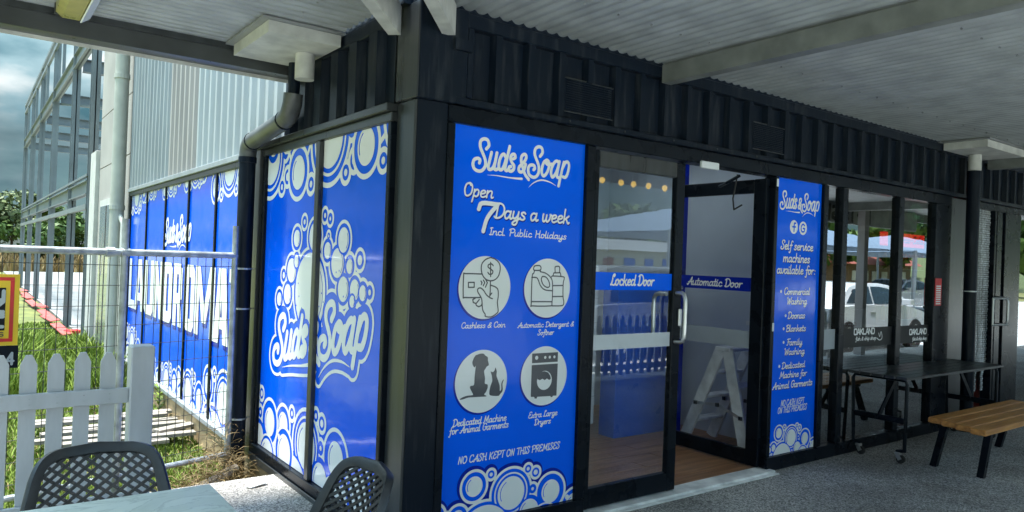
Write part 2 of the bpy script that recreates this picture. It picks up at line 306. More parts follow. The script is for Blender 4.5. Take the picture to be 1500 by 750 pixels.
def copy_part(o, parent, delta=(0, 0, 0)):
    c = o.copy(); COL.objects.link(c); c.parent = parent; c.location = Vector(o.location)+Vector(delta); W[c.name] = W.get(o.name, Vector((0, 0, 0))); return c
def copy_thing(o, loc, rotz=None, label=None):
    c = o.copy(); COL.objects.link(c); c.location = loc
    if rotz is not None: c.rotation_euler = (0, 0, rotz)
    if label: c['label'] = label
    for ch in list(o.children):
        d = ch.copy(); COL.objects.link(d); d.parent = c
        for g in list(ch.children): q = g.copy(); COL.objects.link(q); q.parent = d
    return c

# ---------------------------------------------------------------- flat print: signed-distance drawing turned into sheets of vinyl
def smooth(pts, n=4, closed=False):
    P = [np.array(p, float) for p in pts]
    if len(P) < 3: return P
    if closed: P = P[-1:]+P+P[:2]
    else: P = [2*P[0]-P[1]]+P+[2*P[-1]-P[-2]]
    o = []
    for i in range(1, len(P)-2):
        a, b, c, d = P[i-1:i+3]
        for t in np.arange(n)/n: o.append(0.5*(2*b+(c-a)*t+(2*a-5*b+4*c-d)*t*t+(3*b-a-3*c+d)*t**3))
    o.append(P[-2]); return o
class Print:
    def __init__(s, u0, v0, u1, v1, h):
        s.u0, s.v0, s.h = u0, v0, h; s.n = int(math.ceil((u1-u0)/h)); s.m = int(math.ceil((v1-v0)/h))
        s.hu = (u1-u0)/s.n; s.hv = (v1-v0)/s.m
        s.U, s.V = np.meshgrid(u0+np.arange(s.n+1)*s.hu, v0+np.arange(s.m+1)*s.hv)
    def new(s): return np.full(s.U.shape, 1.0)
    def win(s, a, b, c, d):
        i0 = max(0, int((a-s.u0)/s.hu)); i1 = min(s.n, int((c-s.u0)/s.hu)+1); j0 = max(0, int((b-s.v0)/s.hv)); j1 = min(s.m, int((d-s.v0)/s.hv)+1)
        if i1 <= i0 or j1 <= j0: return None
        return slice(j0, j1+1), slice(i0, i1+1)
    def stroke(s, D, pts, r, pad=0.01):
        rs = list(r) if isinstance(r, (list, tuple)) else [r]*len(pts)
        for k in range(len(pts)-1):
            (x0, y0), (x1, y1) = pts[k], pts[k+1]; q = max(rs[k], rs[k+1])+pad
            w_ = s.win(min(x0, x1)-q, min(y0, y1)-q, max(x0, x1)+q, max(y0, y1)+q)
            if w_ is None: continue
            U, V = s.U[w_], s.V[w_]; dx, dy = x1-x0, y1-y0; l = dx*dx+dy*dy+1e-12
            t = np.clip(((U-x0)*dx+(V-y0)*dy)/l, 0, 1)
            D[w_] = np.minimum(D[w_], np.hypot(U-x0-t*dx, V-y0-t*dy)-(rs[k]+(rs[k+1]-rs[k])*t))
    def disc(s, x, y, r): return np.hypot(s.U-x, s.V-y)-r
    def poly(s, D, P, pad=0.02):
        P = np.array(P, float); a, b = P.min(0)-pad; c, d = P.max(0)+pad; w_ = s.win(a, b, c, d)
        if w_ is None: return
        U, V = s.U[w_], s.V[w_]; dist = np.full(U.shape, 9.0); ins = np.zeros(U.shape, bool)
        for k in range(len(P)):
            x0, y0 = P[k]; x1, y1 = P[(k+1) % len(P)]; dx, dy = x1-x0, y1-y0; l = dx*dx+dy*dy+1e-12
            t = np.clip(((U-x0)*dx+(V-y0)*dy)/l, 0, 1); dist = np.minimum(dist, np.hypot(U-x0-t*dx, V-y0-t*dy))
            if abs(dy) > 1e-9: ins ^= ((y0 > V) != (y1 > V)) & (U < dx*(V-y0)/dy+x0)
        D[w_] = np.minimum(D[w_], np.where(ins, -dist, dist))
    def mesh(s, D, to3, name, m, parent):
        D = D.copy(); D[np.abs(D) < 1e-7] = 1e-7
        a, b, c, d = D[:-1, :-1], D[:-1, 1:], D[1:, 1:], D[1:, :-1]
        I = [(q < 0) for q in (a, b, c, d)]; code = I[0]*1+I[1]*2+I[2]*4+I[3]*8
        Vs = []; Fs = []; cnt = [0]
        def put(x, k):
            x = x.reshape(-1, 2); Vs.append(x); n = len(x)//k; Fs.append((np.arange(n*k).reshape(n, k)+cnt[0]).tolist()); cnt[0] += len(x)
        full = code == 15                                   # merge full cells into row runs
        for j in range(s.m):
            row = np.concatenate(([0], full[j].astype(int), [0])); df = np.diff(row); st = np.where(df == 1)[0]; en = np.where(df == -1)[0]
            if len(st):
                u0 = s.u0+st*s.hu; u1 = s.u0+en*s.hu; y0 = np.full(len(st), s.v0+j*s.hv); y1 = y0+s.hv
                put(np.stack([u0, y0, u1, y0, u1, y1, u0, y1], 1), 4)
        C = [(0, 0), (1, 0), (1, 1), (0, 1)]
        for cd_ in range(1, 15):
            J, K = np.where(code == cd_)
            if not len(J): continue
            vals = [a[J, K], b[J, K], c[J, K], d[J, K]]; pl = []
            for q in range(4):
                r = (q+1) % 4
                if cd_ >> q & 1: pl.append((np.full(len(J), C[q][0], float), np.full(len(J), C[q][1], float)))
                if (cd_ >> q & 1) != (cd_ >> r & 1):
                    t = vals[q]/(vals[q]-vals[r]); pl.append((C[q][0]+t*(C[r][0]-C[q][0]), C[q][1]+t*(C[r][1]-C[q][1])))
            x = np.stack([np.stack([s.u0+(K+p[0])*s.hu, s.v0+(J+p[1])*s.hv], 1) for p in pl], 1); put(x, len(pl))
        if not Vs: return None
        V2 = np.concatenate(Vs); V3 = to3(V2[:, 0], V2[:, 1]); off = np.array(W[parent.name]) if parent is not None else 0
        me = bpy.data.meshes.new(name); me.from_pydata((V3-off).tolist(), [], [tuple(f) for F_ in Fs for f in F_]); me.update()
        return link(name, me, m, parent)
def front(y): return lambda u, v: np.stack([u, np.full(u.shape, y), v], 1)
def side(x): return lambda u, v: np.stack([np.full(u.shape, x), -u, v], 1)

# a hand-drawn brush script, x-height 10, capitals 19
G = {
'a':(8.5,"6,9 3,10 1,7 1,3 2.5,0 5,2 6.5,7|6.5,10 6.3,3 7.3,0 9,1.5"),'b':(7.5,"1,19 1,4 2.5,0 5,1 6,5 5,9.5 3,9.5 1,6"),'c':(7,"6,8 4.5,10 2,9 1,5 2,1 4,0 6.8,1.8"),
'd':(8.5,"6,9 3,10 1,7 1,3 2.5,0 5,2 6.5,7|7,18 6.5,3 7.3,0 9,1.5"),'e':(7,"1.2,4.5 5,6 5.8,8.5 4,10 1.8,8.5 1,5 2,1 4,0 6.8,1.8"),'f':(6,"7,17 5.5,19 4,17 3.4,8 3,-4 1.8,-7 .5,-5.5|1,9 6,9.6"),
'g':(8,"6,9 3,10 1,7 1,3 2.5,.5 5,2 6.5,7|6.5,10 6.3,-3 5,-7 2.5,-7.5 1,-5.5 3,-2.5 8.5,1"),'h':(8,"1,19 1,0|1,5 3,9.5 5,10 6,8 5.8,3 6.6,0 8,1"),'i':(3.6,"1,10 .8,3 1.6,0 3.2,1.2|1.2,14 1.3,14.5"),
'k':(7.5,"1,19 1,0|6,10 1.4,4.6|3.4,6 6,0 7.5,1"),'l':(3.6,"1,19 .8,3 1.6,0 3.2,1.2"),'m':(11.5,"1,10 1,0|1,5 3,9.5 4.8,9.5 5,6 5,0|5,5 7,9.5 9,9.5 9.3,6 9,3 10,0 11.2,1"),
'n':(8,"1,10 1,0|1,5 3,9.5 5,10 6,8 5.8,3 6.6,0 8,1"),'o':(7.7,"4,10 1.6,8.5 1,4.5 2.2,.3 4.5,.5 6,4 5.8,8.5 4,10 5.5,7.6 8,8"),'p':(7.5,"1.5,10 1.2,0 .6,-8|1.2,5 3,9.5 5,10 6.3,7 5.8,2 4,0 1.8,1.5"),
'r':(6,"1,10 1,0|1,5 3,9.3 5.5,9.6"),'s':(6.6,"5.6,8.3 4.2,10 2,9.2 1.8,7 4.6,4 5.3,1.8 3.6,0 1,.8 .6,2.3"),'t':(5,"2.3,16 2,3 3,0 5,1.3|0,10.4 4.8,11"),
'u':(8,"1,10 .8,3 2.2,0 4.5,1.5 6,6|6,10 5.8,3 6.6,0 8.2,1.3"),'v':(7,"1,10 1.5,4 3,0 5,3 6,8 5.6,10 7.5,9"),'w':(10,"1,10 1,3 2.4,0 4.4,3 4.8,9|4.8,9 4.8,3 6.2,0 8.4,3 9,8 8.6,10 10.4,9"),
'x':(7,"1,9.6 3,8.5 4.6,1.5 6.6,.6|6.4,10 1,0"),'y':(8,"1,10 .8,4 2.2,1 4.5,2.5 6,6.5|6.2,10 6,-3 4.6,-7 2.2,-7 1.2,-5.2 3,-2.5 8,1"),
'A':(10.5,"0,2 1.5,0 4,6 8,18.5|8,18.5 8.4,3 9.4,0 11,1|2,6.5 9.5,7.5"),'B':(9.5,"2,18.5 2,0|0,16 3,19 7,18.6 8.2,15 6,10.6 3.5,10|4,10 8,9.3 9,5 7,.6 3,0 1,1"),'C':(9,"8.3,14.5 7.6,18.3 5,19 2,16 1,9 2,2.5 5,0 8,2 9,4.5"),
'D':(10,"2.5,18.5 2.2,0|.2,16 3,19 7,17.5 9.4,12 8.8,5 5.5,.6 2,0 .5,1.5"),'E':(8.5,"8,16 7,19 3.4,18.5 2.5,15 3.5,11 6,10.2|4,10.2 1.5,8 1,3.5 3.4,0 6.8,1 8.3,4"),'F':(8,"1,16.5 3,18.6 9,18.6|4.5,18.6 4,6 3,.8 .8,1|2.5,10 7.5,10.3"),
'G':(9.5,"8.3,14.5 7.6,18.3 5,19 2,16 1,9 2,2.5 4.6,0 7.4,3 8,9|5,9 9.6,9.3"),'H':(10,"1,18.5 1.8,17 1.8,0|8,19 7.8,3 8.8,0 10,1|1.8,10 7.8,10"),'I':(4.5,"2,18.5 2,0|.2,17 2,18.6 4,18|0,.8 2,0 4,.8"),
'L':(8,"5,15 6.4,18 4.6,19 3,16 2.4,5 .8,.8 3,1.2 6.5,0 8.2,2.5"),'M':(13,"0,1 1.5,0 2.6,8 3.4,18|3.4,18.5 6.4,4|6.4,4 10.4,18.5|10.4,18.5 10.6,3 11.4,0 13,1"),'N':(9,"1.5,0 2,18.5|2,18.5 7,.5|7,.5 7.4,18.5"),
'O':(9.8,"5,19 2,16.5 1,9 2.5,1.5 5,0 8,3.5 8.8,10 7.6,16.5 5,19 6.5,15.5"),'P':(9,"2.5,18.5 2.2,0|.2,15.5 3,19 7.5,18.4 8.8,14 7,9.4 3,8.6"),'S':(8.5,"7.3,14.6 7.4,18 5,19.3 2.6,17.5 2.8,13.5 6.2,8.5 7,4 5,.3 2,.2 .4,3 1.8,5.6"),
'W':(11.5,"0,17 1.6,18.6 2.4,3 3,0|3,0 6.6,15|6.6,15 7.4,0|7.4,0 9.5,8 11.4,18.8"),'K':(9,"2,18.5 2,0|8,18.5 2.2,8.5|3.4,10 7.8,0"),'T':(8,"0,17.6 2,18.6 8,18.6|4.6,18.6 4.4,0"),
'R':(9,"2.5,18.5 2.2,0|.2,15.5 3,19 7.5,18.4 8.5,14.5 7,10 3,9.4|4.5,9.4 8.4,0"),'7':(8,"0,14 1.2,18 9,18|9,18 5,9 4,0"),'&':(10,"9,0 6,5 4,10 4.2,15 6.5,17 8,15 6.5,11.5 2,7 1,3 3,0 6,1.5 8.4,7"),
'.':(3,"1,.5 1.2,.5"),':':(4,"1.5,.8 1.7,.8|2.2,8 2.4,8"),' ':(4.6,""),'-':(7,"1,7 6,7"),'$':(8,"7,14 5,16 2,14 2.4,11 5.6,8 6,4 3.4,2 1,4|4,18.5 4,-.5"),'4':(9,"6,0 6,18|6,18 0.5,6|0.5,6 8.6,6"),
}
BK = {   # plain block capitals on a 6 x 10 grid, straight strokes
'O':(7,"1,0 5,0 6,1 6,9 5,10 1,10 0,9 0,1 1,0"),'A':(7,"0,0 2.5,10 3.5,10 6,0|1,3.4 5,3.4"),'K':(7,"0,0 0,10|5.6,10 .4,5|1.6,6 6,0"),'L':(6.4,"0,10 0,0|0,0 5.4,0"),'N':(7,"0,0 0,10|0,10 6,0|6,0 6,10"),'D':(7,"0,0 4.6,0 6,1.6 6,8.4 4.6,10 0,10 0,0"),
'H':(7,"0,0 0,10|6,0 6,10|0,5 6,5"),'I':(2,"0.5,0 .5,10"),'R':(7,"0,0 0,10 5,10 6,9 6,6 5,5 0,5|3,5 6,0"),'E':(6.4,"5.4,0 0,0 0,10 5.4,10|0,5 4.8,5"),'S':(7,"0,1.4 1.2,0 4.8,0 6,1.2 6,3.8 4.8,5 1.2,5 0,6.2 0,8.8 1.2,10 4.8,10 6,8.6"),
'C':(7,"6,1.4 4.8,0 1.2,0 0,1.2 0,8.8 1.2,10 4.8,10 6,8.6"),'U':(7,"0,10 0,1.2 1.2,0 4.8,0 6,1.2 6,10"),'P':(7,"0,0 0,10 5,10 6,9 6,6 5,5 0,5"),'F':(6.2,"0,0 0,10 5.4,10|0,5 4.8,5"),'4':(7,"4.6,0 4.6,10 0,3 6,3"),' ':(4,""),'8':(7,"1,5 0,6 0,9 1,10 5,10 6,9 6,6 5,5 1,5 0,4 0,1 1,0 5,0 6,1 6,4 5,5"),'1':(4,"0,8 2,10 2,0")}
def gl(s): return [[tuple(float(q) for q in p.split(',')) for p in part.split()] for part in s.split('|') if part.strip()]
def text(P, D, s, u0, u1, v0, cap, r=None, font=G, slant=0.16, capu=19.0, mirror=False, pad=0.01, rot=None):
    tot = sum(font.get(c, font[' '])[0] for c in s); sx = (u1-u0)/tot; sy = cap/capu; x = 0
    r = r if r else cap*0.075
    for ch in s:
        a, g = font.get(ch, font[' '])
        for part in gl(g):
            q = smooth(part, 4) if font is G else [np.array(p) for p in part]
            pts = [((x+p[0]+(slant*p[1]*sy/sx))*sx, p[1]*sy) for p in q]
            if mirror: pts = [((u1-u0)-p[0], p[1]) for p in pts]
            if rot: pts = [(-p[1], p[0]) for p in pts]
            P.stroke(D, [(u0+p[0], v0+p[1]) for p in pts], r, pad)
        x += a
def logo(P, D, f, r, kw, pad=0.01):
    for st in LOGO: P.stroke(D, [f(p[0]/1000, p[1]/1000) for p in smooth(st, 4)], r, pad)
    for st, ws in SWOOSH:
        q = smooth(st, 4); ww = np.interp(np.linspace(0, 1, len(q)), np.linspace(0, 1, len(ws)), ws)
        P.stroke(D, [f(p[0]/1000, p[1]/1000) for p in q], [x/1000*kw for x in ww], pad)
# bubble artwork traced once in poster metres: (x, z, blob radius, outline radius)
ART = [(.428,.275,.052,.088),(.532,.322,.010,.036),(.666,.205,.088,.142),(.775,.318,.010,.036),(.828,.292,.014,.040),(.811,.205,.009,.04),(.938,.172,.064,.110),
       (.335,.135,.036,.07),(.262,.120,.03,.06),(.20,.16,.035,.07),(.50,.0,.168,.20),(.79,.09,.064,.10),(.90,.01,.085,.12),(1.12,.06,.078,.115),(1.06,.12,.014,.03)]
def suds(P, F, f, k, t=0.0145):       # f maps (x,z) to print coordinates, k is the scale
    sh = P.new()
    for x, z, r, Rr in ART: u, v = f(x, z); sh = np.minimum(sh, P.disc(u, v, Rr*k))
    F = np.maximum(F, -sh); F = np.minimum(F, np.maximum(sh, -(sh+t*k)))
    for x, z, r, Rr in ART:
        u, v = f(x, z)
        if r > .08 and r < .1:
            rg = P.disc(u, v, (r+.022)*k); F = np.minimum(F, np.maximum(rg, -(rg+.009*k))); 
        if r > .02:
            inner = P.disc(u, v, (r+.010)*k); F = np.maximum(F, -inner)
        b = P.disc(u, v, r*k); F = np.minimum(F, b)
        if r > .02 and r < .1:            # crescent line inside the bubble
            D = P.new(); P.stroke(D, [(u+math.cos(R(q))*r*.8*k, v+math.sin(R(q))*r*.8*k) for q in range(120, 215, 8)], .0022*k); F = np.maximum(F, -D)
    return F

LOGO=[[(426,1999),(441,2019),(432,2044),(409,2048),(389,2034),(388,2005),(405,1973),(421,1942),(423,1912),(406,1888),(384,1881),(358,1889),(347,1911),(354,1936),(376,1945),(389,1938),(386,1923)],[(459,1984),(446,1932),(441,1908),(449,1896),(469,1905),(483,1936),(493,1986)],[(493,1986),(481,1923),(479,1904),(490,1899),(504,1906)],[(547,1973),(538,1985),(523,1976),(512,1952),(507,1922),(514,1902),(530,1906),(544,1934),(555,1974)],[(573,2029),(551,1931),(549,1907),(558,1901),(568,1907)],[(600,1968),(612,1976),(606,1991),(590,1988),(581,1970),(590,1948),(605,1932),(603,1912),(587,1901),(571,1906),(575,1922),(585,1925)],[(706,1869),(680,1894),(665,1925),(652,1959),(654,1987),(672,2000),(684,1991),(679,1970),(658,1946),(640,1929),(638,1910),(652,1903),(671,1915),(682,1947)],[(778,2001),(794,2023),(787,2047),(764,2051),(743,2035),(742,2004),(760,1971),(772,1945),(771,1910),(755,1889),(733,1884),(707,1897),(700,1925),(711,1945),(736,1948),(745,1934),(737,1924)],[(825,1986),(805,1971),(794,1939),(794,1912),(806,1898),(825,1911),(841,1944),(842,1975),(825,1986),(822,1969),(840,1961),(862,1968)],[(909,1983),(897,1989),(880,1979),(864,1951),(858,1919),(868,1898),(883,1908),(902,1941),(915,1985)],[(916,1988),(903,1928),(902,1903),(916,1898)],[(948,1987),(935,1940),(915,1853)],[(937,1949),(958,1986),(975,1992),(986,1973),(978,1931),(963,1906),(945,1906)]]
SWOOSH=[([(427,1866),(499,1869),(578,1866),(659,1868)],[0.3,2.6,3.6,6.9]),([(705,1825),(743,1856),(793,1874),(850,1869),(898,1852)],[0.5,3.1,4.6,3.6,0.8])]
IC_CARD=[[(-24,69),(-123,69),(-134,61),(-132,-43),(-121,-51),(-29,-51)],[(31,33),(32,-22),(30,-43)],[(-104,25),(-69,26),(-68,1),(-103,0),(-104,25)],[(27,155),(57,147),(83,126),(90,97),(82,64),(62,43),(33,35),(3,42),(-19,63),(-29,94),(-25,123),(-2,145),(27,155)],[(45,113),(35,122),(16,118),(13,106),(30,95),(44,85),(39,71),(22,69),(13,78)],[(28,130),(31,57)],[(-28,33),(-21,25),(-25,15)],[(-13,38),(-4,25),(-13,9)],[(1,42),(12,25),(1,2)],[(48,-57),(32,-52),(9,-37),(-11,-13),(-30,-2),(-45,-7),(-45,-22),(-29,-43),(-18,-64),(-11,-113),(6,-137),(8,-148),(43,-151),(76,-135),(87,-120),(80,-77),(84,-46),(81,-12),(65,3),(36,12)],[(30,-43),(42,-28)],[(-60,-55),(-74,-61),(-70,-76),(-55,-81)],[(-55,-81),(-51,-91),(-36,-98),(-20,-92),(-17,-83)],[(-34,-61),(-52,-81)]]
IC_JUG=[[(-95,95),(-102,78),(-111,61),(-110,-84),(-102,-96),(22,-97),(34,-85),(35,-14),(31,38),(14,63),(-20,82),(-55,89),(-55,96)],[(-100,116),(-103,100),(-90,95),(-58,97),(-52,107),(-55,117),(-67,122),(-92,120),(-100,116)],[(-113,57),(-80,56),(-66,40),(-50,12),(-20,-9),(31,-14)],[(-40,64),(-47,47),(-32,18),(-4,4),(13,12),(6,38),(-15,60),(-40,64)],[(-107,-73),(34,-74)],[(25,63),(35,67),(108,64),(116,53),(110,26),(112,-46),(119,-72),(116,-92),(94,-97),(35,-97)],[(34,14),(110,16)],[(37,-46),(113,-45)],[(35,71),(39,84),(85,86),(91,71)],[(49,87),(47,115),(56,120),(73,121),(80,114),(81,88)]]
IC_DOG=[[(-44,135),(-28,139),(-15,142),(5,141),(17,131),(32,122),(34,105),(41,82),(28,74),(20,63),(15,57),(13,47),(20,14),(20,-13),(36,-18),(39,-33),(30,-55),(18,-69),(30,-75),(29,-80),(-32,-78),(-79,-77),(-109,-83),(-131,-83),(-117,-74),(-87,-67),(-52,-66),(-55,-55),(-70,-31),(-68,-19),(-47,-15),(-45,25),(-41,67),(-40,83),(-47,74),(-55,81),(-62,100),(-53,123)],[(53,48),(69,43),(79,53),(83,66),(93,46),(92,23),(104,-4),(115,-32),(117,-58),(126,-49),(125,-19),(136,0),(139,-4),(132,-23),(135,-57),(119,-75),(107,-83),(58,-77),(50,-60),(56,-28),(66,-2),(62,25)]]
IC_DRY=[[(-91,125),(91,125),(91,72),(-90,73)],[(-91,63),(92,62),(91,-115),(64,-114),(62,-121),(50,-120),(47,-114),(-46,-111),(-48,-120),(-63,-119),(-66,-110),(-90,-108)],[(-49,-15),(-43,5),(-24,21),(-2,25),(26,16),(42,-4),(46,-20),(34,-25),(18,-16),(3,-24),(-13,-15),(-31,-22)],[(-59,101),(1,100),(33,100),(66,100),(1,-25)]]
SIDE_BUB=[(-1205,1195,240),(-1453,1523,54),(-1157,1532,86),(-1526,1318,78),(-1445,1378,39),(-1667,1281,21),(-1583,1162,65),(-1733,1120,45),(-955,1451,49),(-808,1383,84),(-736,1513,71),(-642,1369,41),(-515,1405,27),(-717,1240,70),(-568,1244,57),(-466,1232,42),(-384,1241,16),(-593,1180,33),(-1012,1657,15),(-933,1636,12),(-947,1536,8),(-1332,1625,16)]
TEXTS=[('Locked Door',1.333,1.704,1.314,0.068),('OAKLAND',4.092,4.419,0.938,0.044),('fish & chip shop',4.116,4.445,0.892,0.033),('OAKLAND',5.028,5.352,0.91,0.048),('fish & chip shop',5.082,5.356,0.86,0.036),('Open',0.294,0.478,1.751,0.066),('Days a week',0.488,1.001,1.651,0.076),('Incl. Public Holidays',0.464,0.986,1.562,0.042),('Cashless & Coin',0.312,0.587,1.084,0.032),('Automatic Detergent &',0.668,1.065,1.078,0.032),('Softner',0.805,0.92,1.035,0.033),('Dedicated Machine',0.284,0.616,0.594,0.04),('for Animal Garments',0.264,0.632,0.557,0.039),('Extra Large',0.762,0.966,0.589,0.036),('Dryers',0.806,0.921,0.548,0.036),('NO CASH KEPT ON THIS PREMISES',0.323,0.991,0.402,0.04),('Self service',3.024,3.443,1.59,0.063),('machines',3.06,3.407,1.499,0.064),('available for:',2.988,3.489,1.413,0.063),('Commercial',3.087,3.422,1.261,0.049),('Washing',3.126,3.384,1.19,0.049),('Doonas',3.145,3.368,1.084,0.049),('Blankets',3.128,3.385,0.989,0.047),('Family',3.14,3.343,0.888,0.047),('Washing',3.115,3.377,0.819,0.047),('Dedicated',3.09,3.387,0.719,0.046),('Machine for',3.066,3.418,0.652,0.046),('Animal Garments',2.984,3.496,0.576,0.049),('NO CASH KEPT',3.095,3.394,0.447,0.043),('ON THIS PREMISES',3.059,3.431,0.397,0.043)]
# ================================================================ the setting: ground, slabs, field
def ground(name, x0, x1, y0, y1, z0, z1, m): return tagit(MB().box(x0, x1, y0, y1, z0, z1).build(name, m), None, None, None, 'structure')
ground('ground', -400, 400, 1.6, 400, -1.2, -0.262, 'soil')
ground('lawn', -400, -7.0, -400, 1.59, -1.2, -0.24, 'soil')
ground('construction_slab', 0.02, 14, 11.1, 46, -0.5, -0.2, 'conc')
ground('field', -60, 160, 46.5, 200, -0.9, -0.25, 'field')
ground('veranda_slab', -6.9, 16, -3.9, 1.59, -0.5, 0.0, 'slab')
ground('carpark', -6.9, 120, -18, -3.91, -0.8, -0.2, 'bouncepaving')
ground('verge', -6.9, 400, -400, -18.01, -1.0, -0.19, 'field')
ground('building_footing', 0.03, 16, 1.6, 7.4, -0.5, -0.01, 'conc')

# ================================================================ the laundromat building
B = thing('shop_building', 'black container shop with glass front, blue window graphics and ribbed header', 'shop', (0, 0, 0))
# solid frame round the openings, front
f = 'blackframe'
MB().cbox(0.0, 0.18, -0.012, 0.17, -0.02, 2.19, .006).build('corner_post', 'postgrey', B)  # grey puts the side light into the post's colour
MB().box(0.012, 0.179, -0.016, -0.0125, 0.0, 2.188).build('post_black_front', 'black', B)  # thin sheet keeping the front face black over the greyed post
for a, b in ((0.1805, 0.223), (1.103, 1.168), (2.905, 2.943), (3.54, 3.60), (3.81, 3.885), (4.715, 4.80), (5.39, 5.70)):
    MB().cbox(a, b, -0.026 if b < 5 else -0.03, 0.07, 0.10, 2.10).build('mullion', f, B)
MB().cbox(5.72, 6.05, -0.02, 0.07, 0.0, 2.18).build('end_post', 'postgrey', B)
MB().cbox(0.1805, 1.168, -0.028, 0.075, 0.0, 0.0985).build('sill', f, B)
MB().cbox(2.905, 5.70, -0.028, 0.075, 0.0, 0.0985).build('sill', f, B)
MB().cbox(0.1805, 5.70, -0.03, 0.075, 2.102, 2.186).build('head_frame', f, B)
def header(parent, x0, x1, z0=2.19):
    MB().cbox(x0, x1, -0.052, 0.02, z0, z0+.035).build('header_lip', 'black', parent)
    MB().cbox(x0, x1, -0.045, 0.05, 2.575, 2.645).build('top_rail', 'black', parent)
    p = .2115; x = x0+.03; n = 0
    prof = []                       # trapezoid ribs standing proud of recessed panels
    while x < x1-.05:
        prof += [(x, -.035), (min(x+.04, x1), -.035), (min(x+.056, x1), .004), (min(x+p-.014, x1), .004)]; x += p
    vs = []; fs = []
    for q, y in prof: vs += [(q, y, z0+.034), (q, y, 2.576)]
    for k in range(len(prof)-1): fs.append((2*k, 2*k+2, 2*k+3, 2*k+1))
    m = MB().add(vs, fs); k = len(prof)
    back = [(q, y+.003, z) for (q, y, z) in vs]; m.add(back, [tuple(reversed(t)) for t in fs])
    m.build('ribbed_header', 'black', parent)
header(B, 0.20, 6.06)
MB().cbox(-0.006, 0.262, -0.05, 0.03, 2.19, 2.655).build('corner_casting', 'black', B)
MB().cbox(-0.012, 0.002, -0.044, 0.172, 2.192, 2.652).build('corner_plate', 'postgrey', B)
MB().cbox(0.262, 0.30, -0.047, 0.02, 2.23, 2.574).build('corner_rib', 'black', B)
MB().obox((0.225, -.062, 2.475), (.05, 0, 0), (0, .012, 0), (0, 0, .028)).build('beam_bracket', 'black', B)
for x in (0.905, 2.60):             # louvred vents: frame lines and fine slats
    v = MB().box(x, x+.355, -0.036, -0.030, 2.262, 2.445).build('vent', 'black', B)
    s = MB()
    for k in range(14): s.obox((x+.1775, -.039, 2.275+k*.0125), (.17, 0, 0), (0, .004, .002), (0, .001, .0022))
    s.build('louvre', 'black', v)
    t = MB(); t.box(x-.004, x+.15, -.045, -.0365, 2.442, 2.447).box(x+.19, x+.36, -.045, -.0365, 2.438, 2.443).box(x-.004, x+.36, -.045, -.0365, 2.258, 2.262); t.build('vent_edge', 'postgrey', v)
# side wall (x = 0)
MB().cbox(-0.028, 0.07, 0.1725, 0.21, 0.09, 2.10).build('side_mullion', f, B)
MB().cbox(-0.034, 0.07, 1.066, 1.125, 0.09, 2.10).build('side_mullion', 'postgrey', B)
MB().cbox(-0.028, 0.07, 2.06, 2.11, 0.09, 2.10).build('side_mullion', f, B)
MB().cbox(-0.045, 0.07, 2.125, 2.26, -0.02, 2.15).build('rear_post', 'postgrey', B)
MB().cbox(-0.04, 0.07, 0.1725, 2.124, -0.03, 0.088).build('side_sill', f, B)
MB().cbox(-0.052, -0.041, 0.1725, 2.124, -0.025, 0.03).build('sill_flashing', 'postgrey', B)
MB().cbox(-0.028, 0.07, 0.1725, 2.124, 2.102, 2.148).build('side_head', 'postgrey', B)
MB().cbox(-0.055, 0.02, 0.1725, 2.27, 2.15, 2.19).build('side_lip', 'postgrey', B)
MB().cbox(-0.046, 0.02, 0.1725, 1.72, 2.575, 2.648).build('side_rail', 'black', B)
m = MB(); y = .20; prof = []
while y < 1.66: prof += [(y, -.004), (y+.10, -.004), (y+.125, -.048), (y+.222, -.048)]; y += .245
vs = []; fs = []
for q, x in prof: vs += [(x, q, 2.19), (x, q, 2.576)]
for k in range(len(prof)-1): fs.append((2*k, 2*k+1, 2*k+3, 2*k+2))
m.add(vs, fs); m.add([(a+.003, b, c) for a, b, c in vs], [tuple(reversed(t)) for t in fs]); m.build('ribbed_side', 'black', B)
MB().box(-0.03, 0.03, 1.62, 2.26, -0.30, -0.035).build('plinth_board', 'plinth', B)
MB().box(0.0, 13.0, -.026, 0.05, 2.646, 2.72).build('roof_closure', 'black', B); MB().box(-.044, 0.05, .051, 1.72, 2.6485, 2.72).build('roof_closure', 'black', B)
for q in ((0.0, 13.0, .06, .45), (0.0, 13.0, 1.75, 7.2), (0.0, .6, .451, 1.749), (3.35, 13.0, .451, 1.749)): MB().box(*q, 2.73, 2.80).build('roof', 'zincgrey', B)
MB().box(.6, 3.35, .451, 1.749, 2.76, 2.765).build('added_skylight', 'added_skylight', B)  # added out of view to let daylight down into the laundromat
for k in range(27):
    if k % 2: MB().tube([(.30+k*.2115, -.0525, 2.207), (.30+k*.2115, -.057, 2.207)], .006, 6).build('screw', 'postgrey', B)
# shell of the container: roof, partition, rear wall, interior
for q in ((0.08, 6.05, .08, .45), (0.08, 6.05, 1.75, 2.30), (0.08, .6, .451, 1.749), (3.35, 6.05, .451, 1.749)): MB().box(*q, 2.40, 2.728).build('ceiling', 'intwall', B)  # ceiling left open below the added roof light
MB().box(3.51, 3.56, 0.08, 2.28, 0.02, 2.40).build('partition', 'intwall', B)
MB().box(0.08, 3.51, 2.28, 2.34, 0.0, 2.40).build('rear_wall', 'intwall', B)
MB().box(0.085, 0.11, 0.18, 2.279, 0.02, 2.399).build('side_lining', 'intwall', B)
for k in range(17):                 # interior floor planks, running along the shop
    y0 = 0.06+k*.131
    for j, (a, b) in enumerate(((0.112, 1.3-(k % 3)*.35), (1.303-(k % 3)*.35, 2.5-(k % 2)*.3), (2.503-(k % 2)*.3, 3.508))):
        MB().box(a, b, y0, y0+.129, 0.0, 0.018+.0006*((k*3+j) % 3)).build('floor_plank', 'vinylfloor', B)
